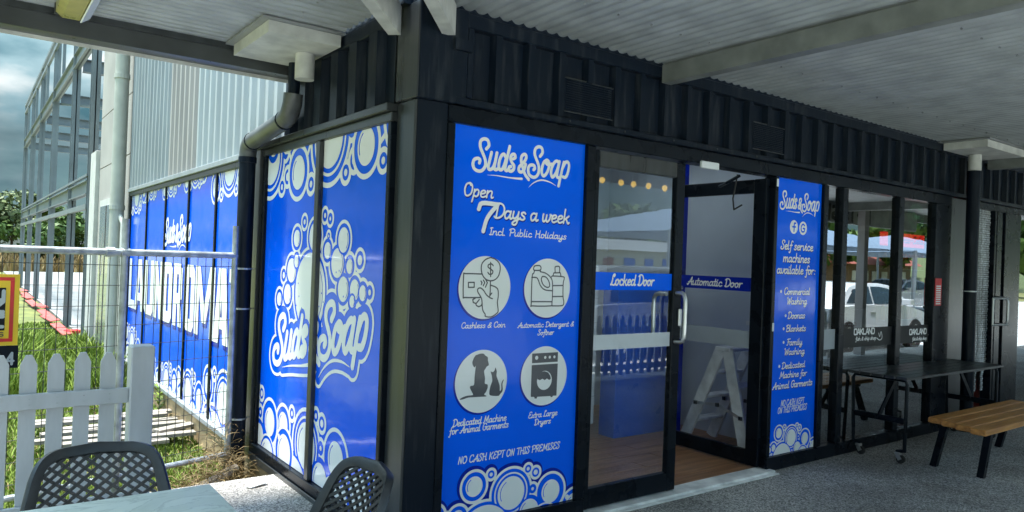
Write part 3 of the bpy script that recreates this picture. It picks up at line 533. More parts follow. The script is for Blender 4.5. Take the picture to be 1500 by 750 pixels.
MB().cbox(1.10, 2.95, -0.075, 0.055, 0.002, 0.022).build('threshold', 'dullalu', B)
MB().cbox(1.10, 2.95, -0.11, -0.076, 0.001, 0.010).build('threshold_ramp', 'dullalu', B)
# glazing
MB().box(0.226, 1.101, 0.022, 0.03, 0.10, 2.101).build('window_pane', 'dark', B)
for a, b in ((3.602, 3.808), (3.887, 4.713), (4.802, 5.388)):
    MB().box(a, b, 0.01, 0.016, 0.10, 2.101).build('window_pane', 'shopglass', B)
# locked door leaf
D = MB(); D.cbox(1.17, 1.205, -.02, .025, .03, 2.085).cbox(1.868, 1.945, -.02, .025, .03, 2.085); o = D.build('locked_door', f, B, label='closed glass door with the Locked Door strip')
MB().cbox(1.2055, 1.8675, -.019, .024, .031, .145).build('bottom_rail', f, o)
MB().cbox(1.2055, 1.8675, -.019, .024, 1.99, 2.084).build('head_rail', 'postgrey', o)
MB().box(1.206, 1.867, .0, .006, .1455, 1.9895).build('door_pane', 'doorglass', o)
MB().box(1.206, 1.867, -.0035, -.0005, 1.283, 1.387).build('door_strip', 'blue', o)
MB().box(1.206, 1.867, -.003, -.0005, .935, 1.022).build('frosted_strip', 'frostpale', o)
def dhandle(x, y0, y1, z0, z1, parent, r=.0135, ax='y'):
    P_ = []
    def q(d, z): return (x, y0+(y1-y0)*d, z) if ax == 'y' else (y0+(y1-y0)*d, x, z)
    for d, z in ((0, z1), (.6, z1), (.85, z1-.008), (.97, z1-.03), (1, z1-.06), (1, z0+.06), (.97, z0+.03), (.85, z0+.008), (.6, z0), (0, z0)): P_.append(q(d, z))
    MB().tube(P_, r, 12).build('handle', 'alu', parent, smooth=True)
dhandle(1.895, -.02, -.095, .965, 1.27, o); dhandle(1.835, .007, .11, .975, 1.26, o)
MB().cbox(1.912, 1.94, -.035, -.0205, 1.06, 1.17).build('lock_body', 'alu', o)
# open door leaf, swung inwards about its right-hand edge
D = MB(); D.cbox(2.862, 2.902, .02, .125, .03, 2.085).cbox(2.862, 2.902, .80, .872, .03, 2.085); o2 = D.build('open_door', f, B, label='glass door standing open inwards with the Automatic Door strip')
MB().cbox(2.863, 2.901, .1255, .7995, .031, .135).build('bottom_rail', f, o2)
MB().cbox(2.863, 2.901, .1255, .7995, 1.985, 2.084).build('head_rail', f, o2)
MB().box(2.879, 2.885, .1255, .7995, .1355, 1.9845).build('door_pane', 'clearglass', o2)
MB().box(2.8745, 2.8785, .126, .799, 1.272, 1.372).build('door_strip', 'bluedark', o2)
MB().box(2.875, 2.8785, .126, .799, .86, .985).build('frosted_strip', 'frost', o2)
dhandle(.755, 2.861, 2.80, .965, 1.27, o2, ax='x')
MB().box(2.875, 2.89, .10, .16, 1.03, 1.06).build('lock_plate', 'alu', o2)
MB().cbox(2.06, 2.235, -.052, -.031, 2.072, 2.118).build('door_sensor', 'machine', B)
MB().tube([(2.6, .06, 2.08), (2.62, .18, 2.04), (2.70, .3, 2.03)], .012, 8).build('door_closer', 'black', B)
MB().tube([(2.66, .12, 2.10), (2.67, .16, 1.93), (2.74, .2, 1.86), (2.83, .2, 1.9)], .006, 8).build('loose_cable', 'rubber', B, smooth=True)
MB().cbox(2.912, 2.932, -.032, -.0265, 2.03, 2.085, .002).build('number_plate', 'signwhite', B)
MB().cbox(2.915, 2.935, -.032, -.0265, 1.0, 1.06, .002).build('door_button', 'signwhite', B)
MB().box(2.99, 3.055, .885, .95, .02, 2.399).build('blue_post', 'bluedark', B)
# ---------------- posters and prints
LOGO_MM = None
def sign(name, label, loc): return thing(name, label, 'sign', loc)
BLUE_Y, PRN = 0.0, -0.0012
pos = sign('window_poster', 'tall blue poster with four round icons and bubbles, left of the locked door', (.66, 0, .10))
MB().box(.224, 1.102, 0.0, .02, .10, 2.1015).build('poster_sheet', 'blue', pos)
P = Print(.225, .101, 1.101, 2.10, .0021)
F = P.new(); logo(P, F, lambda x, z: (x, z), .0088, .95); P.mesh(F, front(PRN), 'logo_lettering', 'white', pos)
F = P.new(); FS = P.new()
TX = [t for t in TEXTS if t[1] < 1.2]
for s, a, b, z, h in TX:
    h = h if h > .045 else h*.9; text(P, F, s, a, b, z, h, r=h*.07); (text(P, FS, s, a+.003, b+.003, z-.006, h, r=h*.08) if h > .06 else None)
text(P, F, '7', .375, .475, 1.578, .15, r=.0115); text(P, FS, '7', .379, .48, 1.572, .15, r=.012)
P.mesh(FS, front(-.0006), 'print_shade', 'bluedark', pos); P.mesh(F, front(PRN), 'poster_lettering', 'white', pos)
IC = ((.450, 1.290, IC_CARD, 0), (.864, 1.290, IC_JUG, 0), (.450, .810, IC_DOG, 1), (.864, .812, IC_DRY, 2))
for cx, cz, ic, kind in IC:
    dk = P.disc(cx-.006, cz-.006, .164); P.mesh(dk, front(-.0006), 'disc_shade', 'bluedark', pos)
    d = P.disc(cx, cz, .161); o = P.mesh(d, front(PRN), 'icon_disc', 'iconwhite', pos)
    D = P.new(); A = [[(cx+x/1000, cz+y/1000) for x, y in st] for st in ic]
    if kind == 0:
        for st in A: P.stroke(D, [tuple(q) for q in smooth(st, 3)] if len(st) > 5 else st, .0034)
    elif kind == 1:
        for st in A: P.poly(D, [tuple(q) for q in smooth(st, 3)])
    else:
        P.poly(D, A[0]); P.poly(D, A[1])
        for k, (x, y) in enumerate(A[3][:4]): D = np.maximum(D, -P.disc(x, y, .011 if k == 0 else .008))
        x, y = A[3][4]; D = np.maximum(D, -P.disc(x, y, .052)); Q = P.new(); P.poly(Q, A[2]); D = np.minimum(D, Q)
    P.mesh(D, front(-.0024), 'icon_drawing', 'icongrey', o)
F = suds(P, P.new(), lambda x, z: (x, z), 1.0)
sh = P.new()
for x, z, r, Rr in ART: sh = np.minimum(sh, P.disc(x-.004, z+.006, Rr+.012))
P.mesh(sh, front(-.0006), 'bubble_shade', 'bluedark', pos); 
sh2 = P.new()
for x, z, r, Rr in ART: sh2 = np.minimum(sh2, P.disc(x, z, Rr-.004))
P.mesh(sh2, front(-.0010), 'bubble_ground', 'blue', pos); P.mesh(F, front(-.0020), 'bubble_print', 'white', pos)
# narrow poster right of the doors
po2 = sign('window_poster', 'narrow blue poster listing self service machines, between open door and shop windows', (3.24, 0, .10))
MB().box(2.944, 3.539, 0.0, .02, .10, 2.1015).build('poster_sheet', 'blue', po2)
P = Print(2.945, .101, 3.538, 2.10, .0021)
F = P.new(); logo(P, F, lambda x, z: (3.0+.79*(x-.345), 2.014+.79*(z-2.053)), .0066, .75); P.mesh(F, front(PRN), 'logo_lettering', 'white', po2)
F = P.new(); FS = P.new()
for s, a, b, z, h in TEXTS:
    if 2.9 < a < 3.6: text(P, F, s, a, b, z, h, r=h*(.078 if h > .0435 else .062)); (text(P, FS, s, a+.003, b+.003, z-.005, h, r=h*.085) if h > .0435 else None)
for u, v in ((3.05, 1.282), (3.118, 1.106), (3.098, 1.011), (3.104, .912), (3.061, .740)): F = np.minimum(F, P.disc(u, v, .011))
P.mesh(FS, front(-.0006), 'print_shade', 'bluedark', po2); P.mesh(F, front(PRN), 'poster_lettering', 'white', po2)
F = np.minimum(P.disc(3.183, 1.757, .050), P.disc(3.302, 1.754, .050)); D = P.new()
P.stroke(D, [(3.205, 1.785), (3.192, 1.787), (3.186, 1.775), (3.186, 1.725)], .0065); P.stroke(D, [(3.168, 1.758), (3.204, 1.758)], .006)
P.stroke(D, [tuple(q) for q in smooth([(3.322, 1.775), (3.302, 1.784), (3.281, 1.770), (3.279, 1.742), (3.296, 1.727), (3.32, 1.733), (3.325, 1.752)], 4)]+[(3.304, 1.752)], .0062)
P.mesh(np.maximum(F, -D), front(PRN), 'badge', 'white', po2)
F = suds(P, P.new(), lambda x, z: (2.80+.66*x, .10+.72*(z-.06)), .70); P.mesh(F, front(-.0020), 'bubble_print', 'white', po2)
# strips on the doors
P = Print(1.206, 1.283, 1.867, 1.387, .0015); F = P.new(); text(P, F, 'Locked Door', 1.333, 1.704, 1.312, .064, r=.0048); P.mesh(F, front(-.0048), 'strip_lettering', 'white', bpy.data.objects['locked_door'])
P = Print(-.799, 1.272, -.126, 1.372, .0015); F = P.new(); text(P, F, 'Automatic Door', -.715, -.205, 1.298, .060, r=.0046); P.mesh(F, side(2.8732), 'strip_lettering', 'white', bpy.data.objects['open_door'])
# shop window lettering
for k, (x0, x1) in enumerate(((3.602, 3.808), (3.887, 4.713), (4.802, 5.388))):
    w_ = bpy.data.objects['window_pane'] if k == 0 else bpy.data.objects['window_pane.%03d' % (k+1)]
    MB().box(x0+.002, x1-.002, .0055, .0085, .835, .99).build('tinted_band', 'dark' if k else 'frost', w_, label='dark translucent band across the shop window')
    if k == 0: continue
    P = Print(x0, .84, x1, .99, .0015); F = P.new()
    t = [q for q in TEXTS if q[1] > 4]; t = t[:2] if k == 1 else t[2:]
    text(P, F, 'OAKLAND', t[0][1], t[0][2], t[0][3], .044, r=.0062, font=BK, slant=0, capu=10); text(P, F, 'fish & chip shop', t[1][1], t[1][2], t[1][3]-.004, .030, r=.0030, slant=.05)
    u = t[0][2]+.035
    P.stroke(F, [tuple(q) for q in smooth([(u, .90), (u+.05, .88), (u+.09, .90), (u+.07, .95), (u+.05, .91), (u+.03, .94)], 4)], .0035)
    P.mesh(F, front(.0040), 'shop_lettering', 'white', w_)
st = thing('menu_sticker', 'small red and white sticker with printed lines near the right window edge', 'sticker', (5.44, -.03, 1.16))
MB().obox((5.46, -.036, 1.29), (.062, 0, 0), (0, .002, 0), (0, 0, .125)).build('sticker_sheet', 'red', st)
m = MB()
for k in range(9): m.box(5.415, 5.505, -.040, -.0385, 1.178+k*.02, 1.190+k*.02)
m.build('sticker_lines', 'signwhite', st)
led = thing('led_sign', 'round green and blue LED sign lit inside the upper shop window', 'led sign', (5.16, .06, 1.88))
MB().cbox(4.93, 5.38, .045, .06, 1.84, 2.09).build('sign_board', 'dark', led)
for rr, n in ((.105, 34), (.085, 26)):
    m = MB()
    for k in range(n):
        a = 2*math.pi*k/n
        if rr < .1 and (a % math.pi) < .5: continue
        m.obox((5.16+rr*1.35*math.cos(a), .043, 1.965+rr*math.sin(a)), (.0035, 0, 0), (0, .002, 0), (0, 0, .0035))
    m.build('lamp_ring', 'led', led)
P = Print(5.0, 1.9, 5.32, 2.05, .002); F = P.new(); text(P, F, 'OPEN' if False else 'Open', 5.085, 5.235, 1.945, .05, r=.003); P.mesh(F, front(.0425), 'lamp_word', 'led', led)
# side window graphics
def side_art(P, F, cu, cv, k, rot, flip=1):
    c, s = math.cos(rot), math.sin(rot)
    def f(x, z):
        dx, dz = (x-.665)*k, (z-.25)*k*flip; return (cu+c*dx-s*dz, cv+s*dx+c*dz)
    return suds(P, F, f, k)
def merge(P, items):
    F = P.new()
    for it in items: F = side_art(P, F, *it)
    return F
# pane sheets
pn = []
for a, b, nm in ((.212, 1.064, 'blue window graphic with Soap and bubbles beside the corner post'), (1.127, 2.058, 'blue window graphic with Suds and bubbles, second pane from the corner post')):
    t = thing('window_graphic', nm, 'sign', (0, (a+b)/2, .09)); MB().box(-.006, .02, a, b, .09, 2.101)  .build('vinyl_sheet', 'blueside', t); pn.append((t, a, b))
P = Print(-2.058, .092, -.212, 2.10, .0036)
F = merge(P, [(-.30, .20, 1.3, .05), (-1.19, .34, 1.62, .17), (-2.25, .36, 1.5, .1), (-2.0, 1.98, 2.0, .1, -1), (-.98, 2.02, 2.1, .05, -1), (-.02, 2.06, 2.0, 0, -1)])
LF = lambda x, z: (-1.671+2.2*(x-.409), 1.023+1.86*(z-2.053)+.165*2.2*(x-.409))
T_ = P.new(); logo(P, T_, LF, .021, 1.9, pad=.12)
sil = T_-.062
for u, v, r in SIDE_BUB: sil = np.minimum(sil, P.disc(u/1000, v/1000, r/1000+(.042 if r > 10 else .03)))
F = np.maximum(F, -(sil-.02)); F = np.minimum(F, np.maximum(sil, -(sil+.020)))
for i, (u, v, r) in enumerate(SIDE_BUB):
    u, v, r = u/1000, v/1000, r/1000; F = np.maximum(F, -P.disc(u, v, r+.012)); F = np.minimum(F, P.disc(u, v, r))
    if r > .03: D = P.new(); P.stroke(D, [(u+math.cos(R(q))*r*.84, v+math.sin(R(q))*r*.84) for q in range(-50, 45, 10)], .003); F = np.maximum(F, -D)
for x, y in ((-1.42, 1.10), (-1.38, 1.16), (-1.33, 1.09), (-1.05, 1.12), (-1.02, 1.20), (-.99, 1.15), (-1.40, 1.24), (-.82, 1.33), (-.78, 1.34), (-.71, 1.2)): F = np.maximum(F, -P.disc(x, y, .006))
F = np.maximum(F, -(T_-.030)); F = np.minimum(F, T_-.001)
for t, a, b in pn:
    Q = np.maximum(F, np.maximum(P.U+a+.002, -(P.U+b-.002))); P.mesh(Q, side(-.0078), 'bubble_and_logo_print', 'white', t)

# ================================================================ neighbouring unit on the right
N = thing('neighbouring_shop', 'dark shopfront right of the black downpipe with open door and chain curtain', 'shop', (6.06, 0, 0))
header(N, 6.07, 13.0, 2.19)
MB().cbox(6.07, 6.19, -.02, .07, 0.0, 2.18).build('door_jamb', 'postgrey', N); MB().cbox(6.195, 13, -.03, .07, 2.12, 2.186).build('head_frame', f, N)
MB().box(6.70, 6.74, -.03, .06, .02, 2.118).build('door_stile', f, N)
dl = MB().cbox(6.95, 7.36, -.035, .05, .03, 2.118).build('door_leaf', f, N); MB().cbox(6.745, 6.87, -.035, .05, .03, 2.118).build('door_stile', f, N)
MB().box(6.872, 6.948, 0, .008, .03, 2.118).build('door_pane', 'shopglass', N)
dhandle(6.86, -.036, -.11, .965, 1.24, dl, r=.012); MB().tube([(6.55, -.09, 1.235), (6.86, -.11, 1.235)], .011, 8).build('handle_bar', 'alu', dl)
MB().tube([(6.55, -.09, .97), (6.86, -.11, .97)], .011, 8).build('handle_bar', 'alu', dl); MB().tube([(6.55, -.09, 1.235), (6.55, -.09, .97)], .011, 8).build('handle_bar', 'alu', dl)
MB().box(7.37, 13, .01, .018, .10, 2.118).build('window_pane', 'shopglass', N); MB().cbox(7.37, 13, -.028, .07, .0, .098).build('sill', f, N)
MB().cbox(8.9, 8.97, -.027, .07, .10, 2.118).build('mullion', f, N)
MB().box(13.0, 13.1, -.05, 5, -.2, 2.64).build('end_wall', 'tilt', N)
cc = thing('chain_curtain', 'silver chain fly curtain hanging in the doorway right of the downpipe', 'fly curtain', (6.52, .1, 2.1))
for k in range(30):
    x = 6.23+k*.0155; m = MB(); z = 2.11; bend = random.uniform(-.02, .02); end = random.choice((.5, .5, .55, .3)) if k > 9 else .12
    while z > end:
        xx = x+bend*math.sin(z*3+k); m.obox((xx, .01+.004*((z*50) % 2), z), (.0042, 0, 0), (0, .0042, 0), (0, 0, .009)); z -= .022
    m.build('chain_strand', 'chain', cc)
# shop interior (seen through reflections)
I = thing('shop_interior', 'dim fish shop interior behind the reflecting windows', 'room', (8, 2.5, 0))
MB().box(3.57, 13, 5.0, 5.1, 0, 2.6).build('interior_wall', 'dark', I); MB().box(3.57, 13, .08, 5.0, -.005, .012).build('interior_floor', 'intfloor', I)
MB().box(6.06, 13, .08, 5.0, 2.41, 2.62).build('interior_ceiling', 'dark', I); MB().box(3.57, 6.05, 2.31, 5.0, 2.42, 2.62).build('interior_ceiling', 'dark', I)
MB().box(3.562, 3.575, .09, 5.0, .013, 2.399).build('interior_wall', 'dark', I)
ct = thing('tiled_counter', 'white brick-tiled counter behind the shop windows', 'counter', (6.0, 1.05, 0))
MB().box(5.2, 6.9, 1.0, 1.6, .30, .80).build('counter_body', 'grout', ct); MB().box(5.25, 6.85, 1.04, 1.55, .012, .30).build('kickboard', 'brown', ct); MB().cbox(5.15, 6.95, .95, 1.65, .80, .835).build('counter_top', 'brown', ct)
for r_ in range(7):
    for k in range(9):
        x = 5.205+k*.19+(r_ % 2)*.095
        if x+.18 < 6.9: MB().box(x, x+.183, .988, .9995, .305+r_*.07, .369+r_*.07).build('tile', 'tile', ct)
ls = thing('menu_board', 'white board with mirrored LUNCH SPECIALS lettering on the tiled counter', 'sign', (5.5, .9, .84))
MB().cbox(5.10, 6.05, .93, .942, .836, 1.06).build('board', 'signwhite', ls)
P = Print(5.1, .84, 6.05, 1.06, .003); F = P.new(); text(P, F, 'LUNCH', 5.25, 5.65, .945, .07, r=.007, font=BK, slant=0, capu=10, mirror=True); text(P, F, 'SPECIALS', 5.2, 5.85, .855, .06, r=.006, font=BK, slant=0, capu=10, mirror=True); P.mesh(F, front(.929), 'board_lettering', 'brick', ls)
fr = thing('drinks_fridge', 'tall drinks fridge with a red soft drink header inside the shop', 'fridge', (8.2, 1.8, 0))
MB().box(7.5, 8.95, 1.56, 2.3, .012, 1.98).build('fridge_body', 'dark', fr); MB().cbox(7.52, 8.93, 1.50, 1.56, 1.80, 1.97).build('header_box', 'cokered', fr)
P = Print(7.52, 1.80, 8.93, 1.97, .003); F = P.new(); text(P, F, 'Coca-Cola', 7.85, 8.55, 1.85, .085, r=.009, slant=.25); P.mesh(F, front(1.4985), 'header_lettering', 'signwhite', fr)
for z in (.5, .85, 1.2, 1.5):
    MB().box(7.56, 8.9, 1.51, 1.559, z, z+.012).build('shelf', 'alu', fr)
    m = MB(); m2 = MB()
    for k in range(14): (m if k % 3 else m2).tube([(7.62+k*.09, 1.53, z+.012), (7.62+k*.09, 1.53, z+.15), (7.62+k*.09, 1.53, z+.21)], [.03, .03, .01], 6)
    m.build('bottle_row', 'red', fr, kind='stuff'); m2.build('bottle_row', 'yellow', fr, kind='stuff')
yb = thing('yellow_board', 'yellow folding board leaning inside the dark doorway at the right', 'board', (6.85, .3, 0))
MB().obox((6.9, .3, .36), (.07, 0, 0), (0, .01, .02), (0, -.06, .34)).build('board_panel', 'yellow', yb); MB().box(6.86, 6.94, .225, .235, .5, .56).build('board_print', 'dark', yb)
bb = tagit(MB().obox((6.62, .5, .6), (.1, .04, 0), (0, .01, 0), (.02, 0, .5)).build('leaning_panel', 'brown'), 'brown panel leaning behind the chain curtain', 'panel')

# ladder, counter and washing machine inside the laundromat
ld = thing('step_ladder', 'small aluminium step ladder standing behind the open glass door', 'ladder', (3.2, .55, .02))
for x in (3.04, 3.40):
    for y0, y1 in ((.84, .50), (.24, .43)):
        m = MB(); m.bar((x, y0, .022), (x, y1, .80), .022, .092, (0, 1, 0)); m.build('rail', 'dullalu', ld)
    m = MB(); m.bar((x-.015, .70, .36), (x-.015, .50, .375), .006, .022).bar((x-.015, .50, .375), (x-.015, .29, .31), .006, .022); m.build('spreader', 'alu', ld)
    m = MB(); [m.obox((x-.022, y, z), (.006, 0, 0), (0, .014, 0), (0, 0, .014)) for y, z in ((.71, .36), (.50, .375), (.285, .31))]; m.build('rivet', 'postgrey', ld)
MB().cbox(3.02, 3.42, .40, .54, .795, .825).build('top_step', 'dullalu', ld)
for k in range(3): MB().cbox(3.052, 3.388, .765-.085*k-.05, .765-.085*k+.05, .20+.2*k, .222+.2*k).build('tread', 'dullalu', ld)
for z in (.3, .55): MB().bar((3.05, .285+.06*(z-.3)*4, z), (3.39, .285+.06*(z-.3)*4, z), .02, .04).build('brace', 'dullalu', ld)
bc = tagit(MB().cbox(2.57, 3.30, 1.16, 1.34, .02, 1.27).build('blue_counter', 'bluebox'), 'plain blue counter front behind the locked glass door', 'counter')
wm = thing('washing_machine', 'white washing machine at the left edge of the locked door glass', 'washing machine', (2.1, 1.5, .02))
MB().cbox(1.80, 2.48, 1.30, 1.98, .12, 1.42, .01).build('body', 'machine', wm); MB().box(1.82, 2.46, 1.33, 1.95, .02, .119).build('plinth', 'dark', wm)
MB().tube([(2.14, 1.29, .75), (2.14, 1.26, .75)], .2, 24).build('round_door', 'alu', wm); MB().tube([(2.14, 1.262, .75), (2.14, 1.25, .75)], .15, 24).build('door_glass', 'carglass', wm)
for k in range(5): MB().box(1.80, 2.48, 1.297, 1.2995, .35+k*.2, .354+k*.2).build('panel_seam', 'frost', wm)

# ================================================================ long wall behind the container
WH = thing('warehouse', 'long metal-clad wall with blue laundromat window panels behind the downpipe', 'building', (0, 2.4, -.25))
ys = [2.36, 3.35, 4.30, 5.30, 6.30, 7.34]
MB().cbox(-.02, .10, 2.265, 2.345, -.02, 2.10).build('window_post', 'postgrey', WH)
for k, y in enumerate(ys[1:]): MB().cbox(-.022, .08, y-.022, y+.022, .012, 2.07).build('window_post', f, WH)
MB().cbox(-.05, .08, 2.265, 7.38, -.03, .01).build('window_sill', 'zincgrey', WH); MB().cbox(-.03, .08, 2.265, 7.38, 2.072, 2.118).build('window_head', 'postgrey', WH)
MB().cbox(-.05, .05, 2.275, 7.38, 2.12, 2.165).build('head_flashing', 'zincgrey', WH)
for k in range(6): MB().box(-.03, .02, 2.27+k*.85, 2.27+k*.85+.845, -.27, -.035).build('base_board', 'plinth', WH)
def clad(y0, y1, m, z0=2.168, z1=6.0, p=.19):
    prof = []; y = y0
    while y < y1-.02: prof += [(y, -.002), (min(y+.11, y1), -.002), (min(y+.125, y1), -.036), (min(y+p-.018, y1), -.036)]; y += p
    prof.append((y1, -.002)); vs = []; fs = []
    for q, x in prof: vs += [(x, q, z0), (x, q, z1)]
    for k in range(len(prof)-1): fs.append((2*k, 2*k+1, 2*k+3, 2*k+2))
    MB().add(vs, fs).add([(a+.004, b, c) for a, b, c in vs], [tuple(reversed(t)) for t in fs]).build('wall_sheet', m, WH)
y = 1.725
for y1, mm_ in ((2.49, 'zinc'), (3.25, 'zinc'), (4.01, 'zinc'), (4.58, 'zincbeige'), (5.15, 'zincbeige'), (5.91, 'zincgrey'), (6.67, 'zincgrey'), (7.36, 'zincgrey')):
    clad(y+.001, y1-.001, mm_); y = y1
MB().box(-.03, .06, 7.362, 7.42, -.25, 6.0).build('corner_trim', 'postgrey', WH)
MB().box(.012, .08, 1.73, 7.36, 2.17, 6.0).build('wall_core', 'joint', WH)
MB().box(.09, 5, 7.30, 7.36, -.2, 6).build('rear_wall', 'tilt', WH); MB().box(.0, 9.0, 1.9, 7.4, 6.001, 6.1).build('roof', 'zincgrey', WH)
P = Print(-7.318, .014, -2.346, 2.07, .0075)
Fb = merge(P, [(-2.95, .30, 1.9, .12), (-4.10, .18, 1.5, .12), (-5.0, .14, 1.3, .2), (-6.0, .2, 1.3, .1), (-6.95, .3, 1.5, 0), (-3.0, 2.02, 1.7, .05, -1), (-4.1, 2.12, 1.4, 0, -1), (-5.1, 2.08, 1.3, 0, -1), (-6.1, 2.1, 1.4, 0, -1), (-7.0, 2.0, 1.7, 0, -1)])
Fl = P.new(); logo(P, Fl, lambda x, z: (-5.31+1.75*(x-.345), 1.62+1.6*(z-1.98)+.03*(x-.345)), .019, 1.5)
LT = P.new(); v0, hh = .67, .61
EXT = [('L', -7.27, -6.88), ('A', -6.84, -6.33), ('U', -6.27, -5.78), ('N', -5.74, -5.29), ('D', -5.27, -4.87), ('R', -4.80, -4.45), ('O', -4.31, -3.97), ('M', -3.92, -3.31), ('A', -3.28, -2.89), ('T', -2.86, -2.45)]
def quad(a, b, th): # straight stroke between a and b with square ends, horizontal width th
    P.poly(LT, [(a[0]-th/2, a[1]), (a[0]+th/2, a[1]), (b[0]+th/2, b[1]), (b[0]-th/2, b[1])])
for ch, x, x1_ in EXT:
    wd = x1_-x; t = min(.155, wd*.37); L_, R_ = x+t/2, x1_-t/2; T0 = v0+hh; mid = (x+x1_)/2
    def hb(z0, a=L_-t/2, b=R_+t/2): P.poly(LT, [(a, z0), (b, z0), (b, z0+.10), (a, z0+.10)])
    if ch == 'L': quad((L_, v0), (L_, T0), t); hb(v0)
    elif ch == 'A': quad((L_-.02, v0), (mid-.03, T0), t); quad((R_+.02, v0), (mid+.03, T0), t); P.poly(LT, [(mid-.10, v0+.12), (mid+.10, v0+.12), (mid+.06, v0+.21), (mid-.06, v0+.21)])
    elif ch in 'UOD': quad((L_, v0+(.05 if ch != 'D' else 0)), (L_, T0-(.05 if ch == 'O' else 0)), t); quad((R_, v0+.05), (R_, T0-(0.05 if ch != 'U' else 0)), t); P.poly(LT, [(L_-(.0 if ch != 'D' else t/2), v0), (R_, v0), (R_+t/2, v0+.06), (R_, v0+.11), (L_, v0+.11), (L_-t/2, v0+.06)])
    if ch in 'OD': P.poly(LT, [(L_-t/2, T0-.06 if ch == 'O' else T0), (L_, T0), (R_, T0), (R_+t/2, T0-.06), (R_, T0-.11), (L_, T0-.11)])
    if ch == 'N': quad((L_, v0), (L_, T0), t); quad((R_, v0), (R_, T0), t); quad((R_, v0), (L_, T0), t*.95)
    if ch == 'R': quad((L_, v0), (L_, T0), t); hb(T0-.10, L_, R_+.02); hb(v0+.22, L_, R_+.02); quad((R_, v0+.27), (R_, T0-.04), t); quad((R_+.01, v0), (R_-.05, v0+.27), t)
    if ch == 'M': quad((L_-.03, v0), (L_-.03, T0), t*.85); quad((R_+.03, v0), (R_+.03, T0), t*.85); quad((mid, v0+.12), (L_, T0), t*.8); quad((mid, v0+.12), (R_, T0), t*.8)
    if ch == 'T': quad((mid, v0), (mid, T0), t); hb(T0-.10, x-.02, x+wd+.02)
LT = LT-.002
for k in range(5):
    a, b = ys[k]+.023, ys[k+1]-.023
    t_ = thing('window_graphic', ['blue laundromat window panel nearest the downpipe, with the letter T and A', 'blue laundromat window panel with the letters A and M, second from the downpipe', 'blue laundromat window panel with letters O and R, middle of the five', 'blue laundromat window panel with letters D and N under the small logo', 'blue laundromat window panel farthest from the downpipe, beside the cream pipe'][k], 'sign', (0, (a+b)/2, 0))
    MB().box(-.006, .02, a, b, .012, 2.07)  .build('vinyl_sheet', 'blueside', t_)
    clip = np.maximum(P.U+a+.002, -(P.U+b-.002)); txt = np.minimum(Fl, LT)
    P.mesh(np.maximum(np.maximum(Fb, -(txt-.03)), clip), side(-.0080), 'bubble_print', 'white', t_); P.mesh(np.maximum(txt, clip), side(-.0105), 'lettering_print', 'white', t_)
    SHD = np.roll(np.roll(LT, -5, 0), 3, 1); P.mesh(np.maximum(SHD, clip), side(-.0090), 'lettering_shade', 'bluedark', t_)
# cream pipe, concrete panels, steel frame
cp = thing('cream_pipe', 'tall cream downpipe at the far end of the blue window panels', 'downpipe', (-.12, 7.6, -.2))
MB().tube([(-.13, 7.62, -.25), (-.13, 7.62, 5.6)], .085, 16).build('pipe', 'whitepipe', cp, smooth=True)
for z in (1.9, 3.6): MB().tube([(-.13, 7.62, z), (-.13, 7.62, z+.06)], .094, 16).build('pipe_collar', 'whitepipe', cp)
MB().tube([(-.08, 7.46, -.25), (-.08, 7.46, 1.72), (-.1, 7.56, 1.82)], .03, 10).build('small_pipe', 'whitepipe', cp, smooth=True)
TP = thing('concrete_building', 'grey concrete panel wall with a narrow door between steel frame and cream pipe', 'building', (0, 9, -.25))
for z0, z1 in ((-.25, 2.64), (2.655, 3.45), (3.465, 5.05)):
    for y0, y1 in ((7.5, 8.95), (8.965, 10.35)):
        MB().box(.0, .18, y0, y1, z0, z1).build('wall_panel', 'tilt', TP)
MB().box(.03, .15, 7.5, 10.3, -.2, 5.0).build('joint_core', 'joint', TP)
MB().cbox(-.06, .2, 10.36, 10.95, -.25, 2.95).build('end_column', 'offwhite', TP); MB().box(-.04, .0-.001, 8.42, 9.86, -.25, 2.12).build('door_frame', 'offwhite', TP)
d = MB().box(-.05, -.041, 8.55, 9.75, -.2, 2.02).build('door_pane', 'carsilver', TP); MB().box(-.056, -.0505, 9.12, 9.16, -.2, 2.02).build('door_bar', 'joint', d)
P = Print(-9.7, .9, -9.2, 1.8, .01); F = P.new(); P.stroke(F, [tuple(q) for q in smooth([(-9.6, 1.1), (-9.5, 1.3), (-9.35, 1.2), (-9.45, 1.0), (-9.6, 1.1)], 4)], .03); P.stroke(F, [(-9.5, 1.3), (-9.4, 1.6)], .02); P.mesh(F, side(-.0515), 'door_mark', 'tilt', d)
MB().box(-.02, .2, 7.5, 10.36, 5.051, 5.12).build('parapet_cap', 'zinc', TP)
TPB = MB().box(.2, 9, 7.5, 10.9, -.2, 4.6).build('rear_block', 'tilt', TP)
SF = thing('steel_frame', 'grey steel skeleton of an unfinished hall beyond the concrete wall', 'steel frame', (0, 20, -.2))
def ibeam(a, b, w, h, upv=(0, 0, 1)):
    m = MB(); a, b = Vector(a), Vector(b); u = Vector(upv).normalized(); m.bar(a, b, w*.14, h, upv); m.bar(a+u*(h/2-.008), b+u*(h/2-.008), w, .016, upv); m.bar(a-u*(h/2-.008), b-u*(h/2-.008), w, .016, upv); return m
YC = [11.25, 14.1, 18.4, 22.4, 26.0, 29.8]
for y in YC:
    ibeam((0, y, -.3), (0, y, 6.55), .13, .2, (0, 1, 0)).build('column', 'steel', SF)
    ibeam((8.0, y, -.3), (8.0, y, 6.3), .13, .2, (0, 1, 0)).build('column', 'steel', SF)
    ibeam((.1, y, 5.05), (7.9, y, 5.05), .16, .26).build('rafter', 'steel', SF)
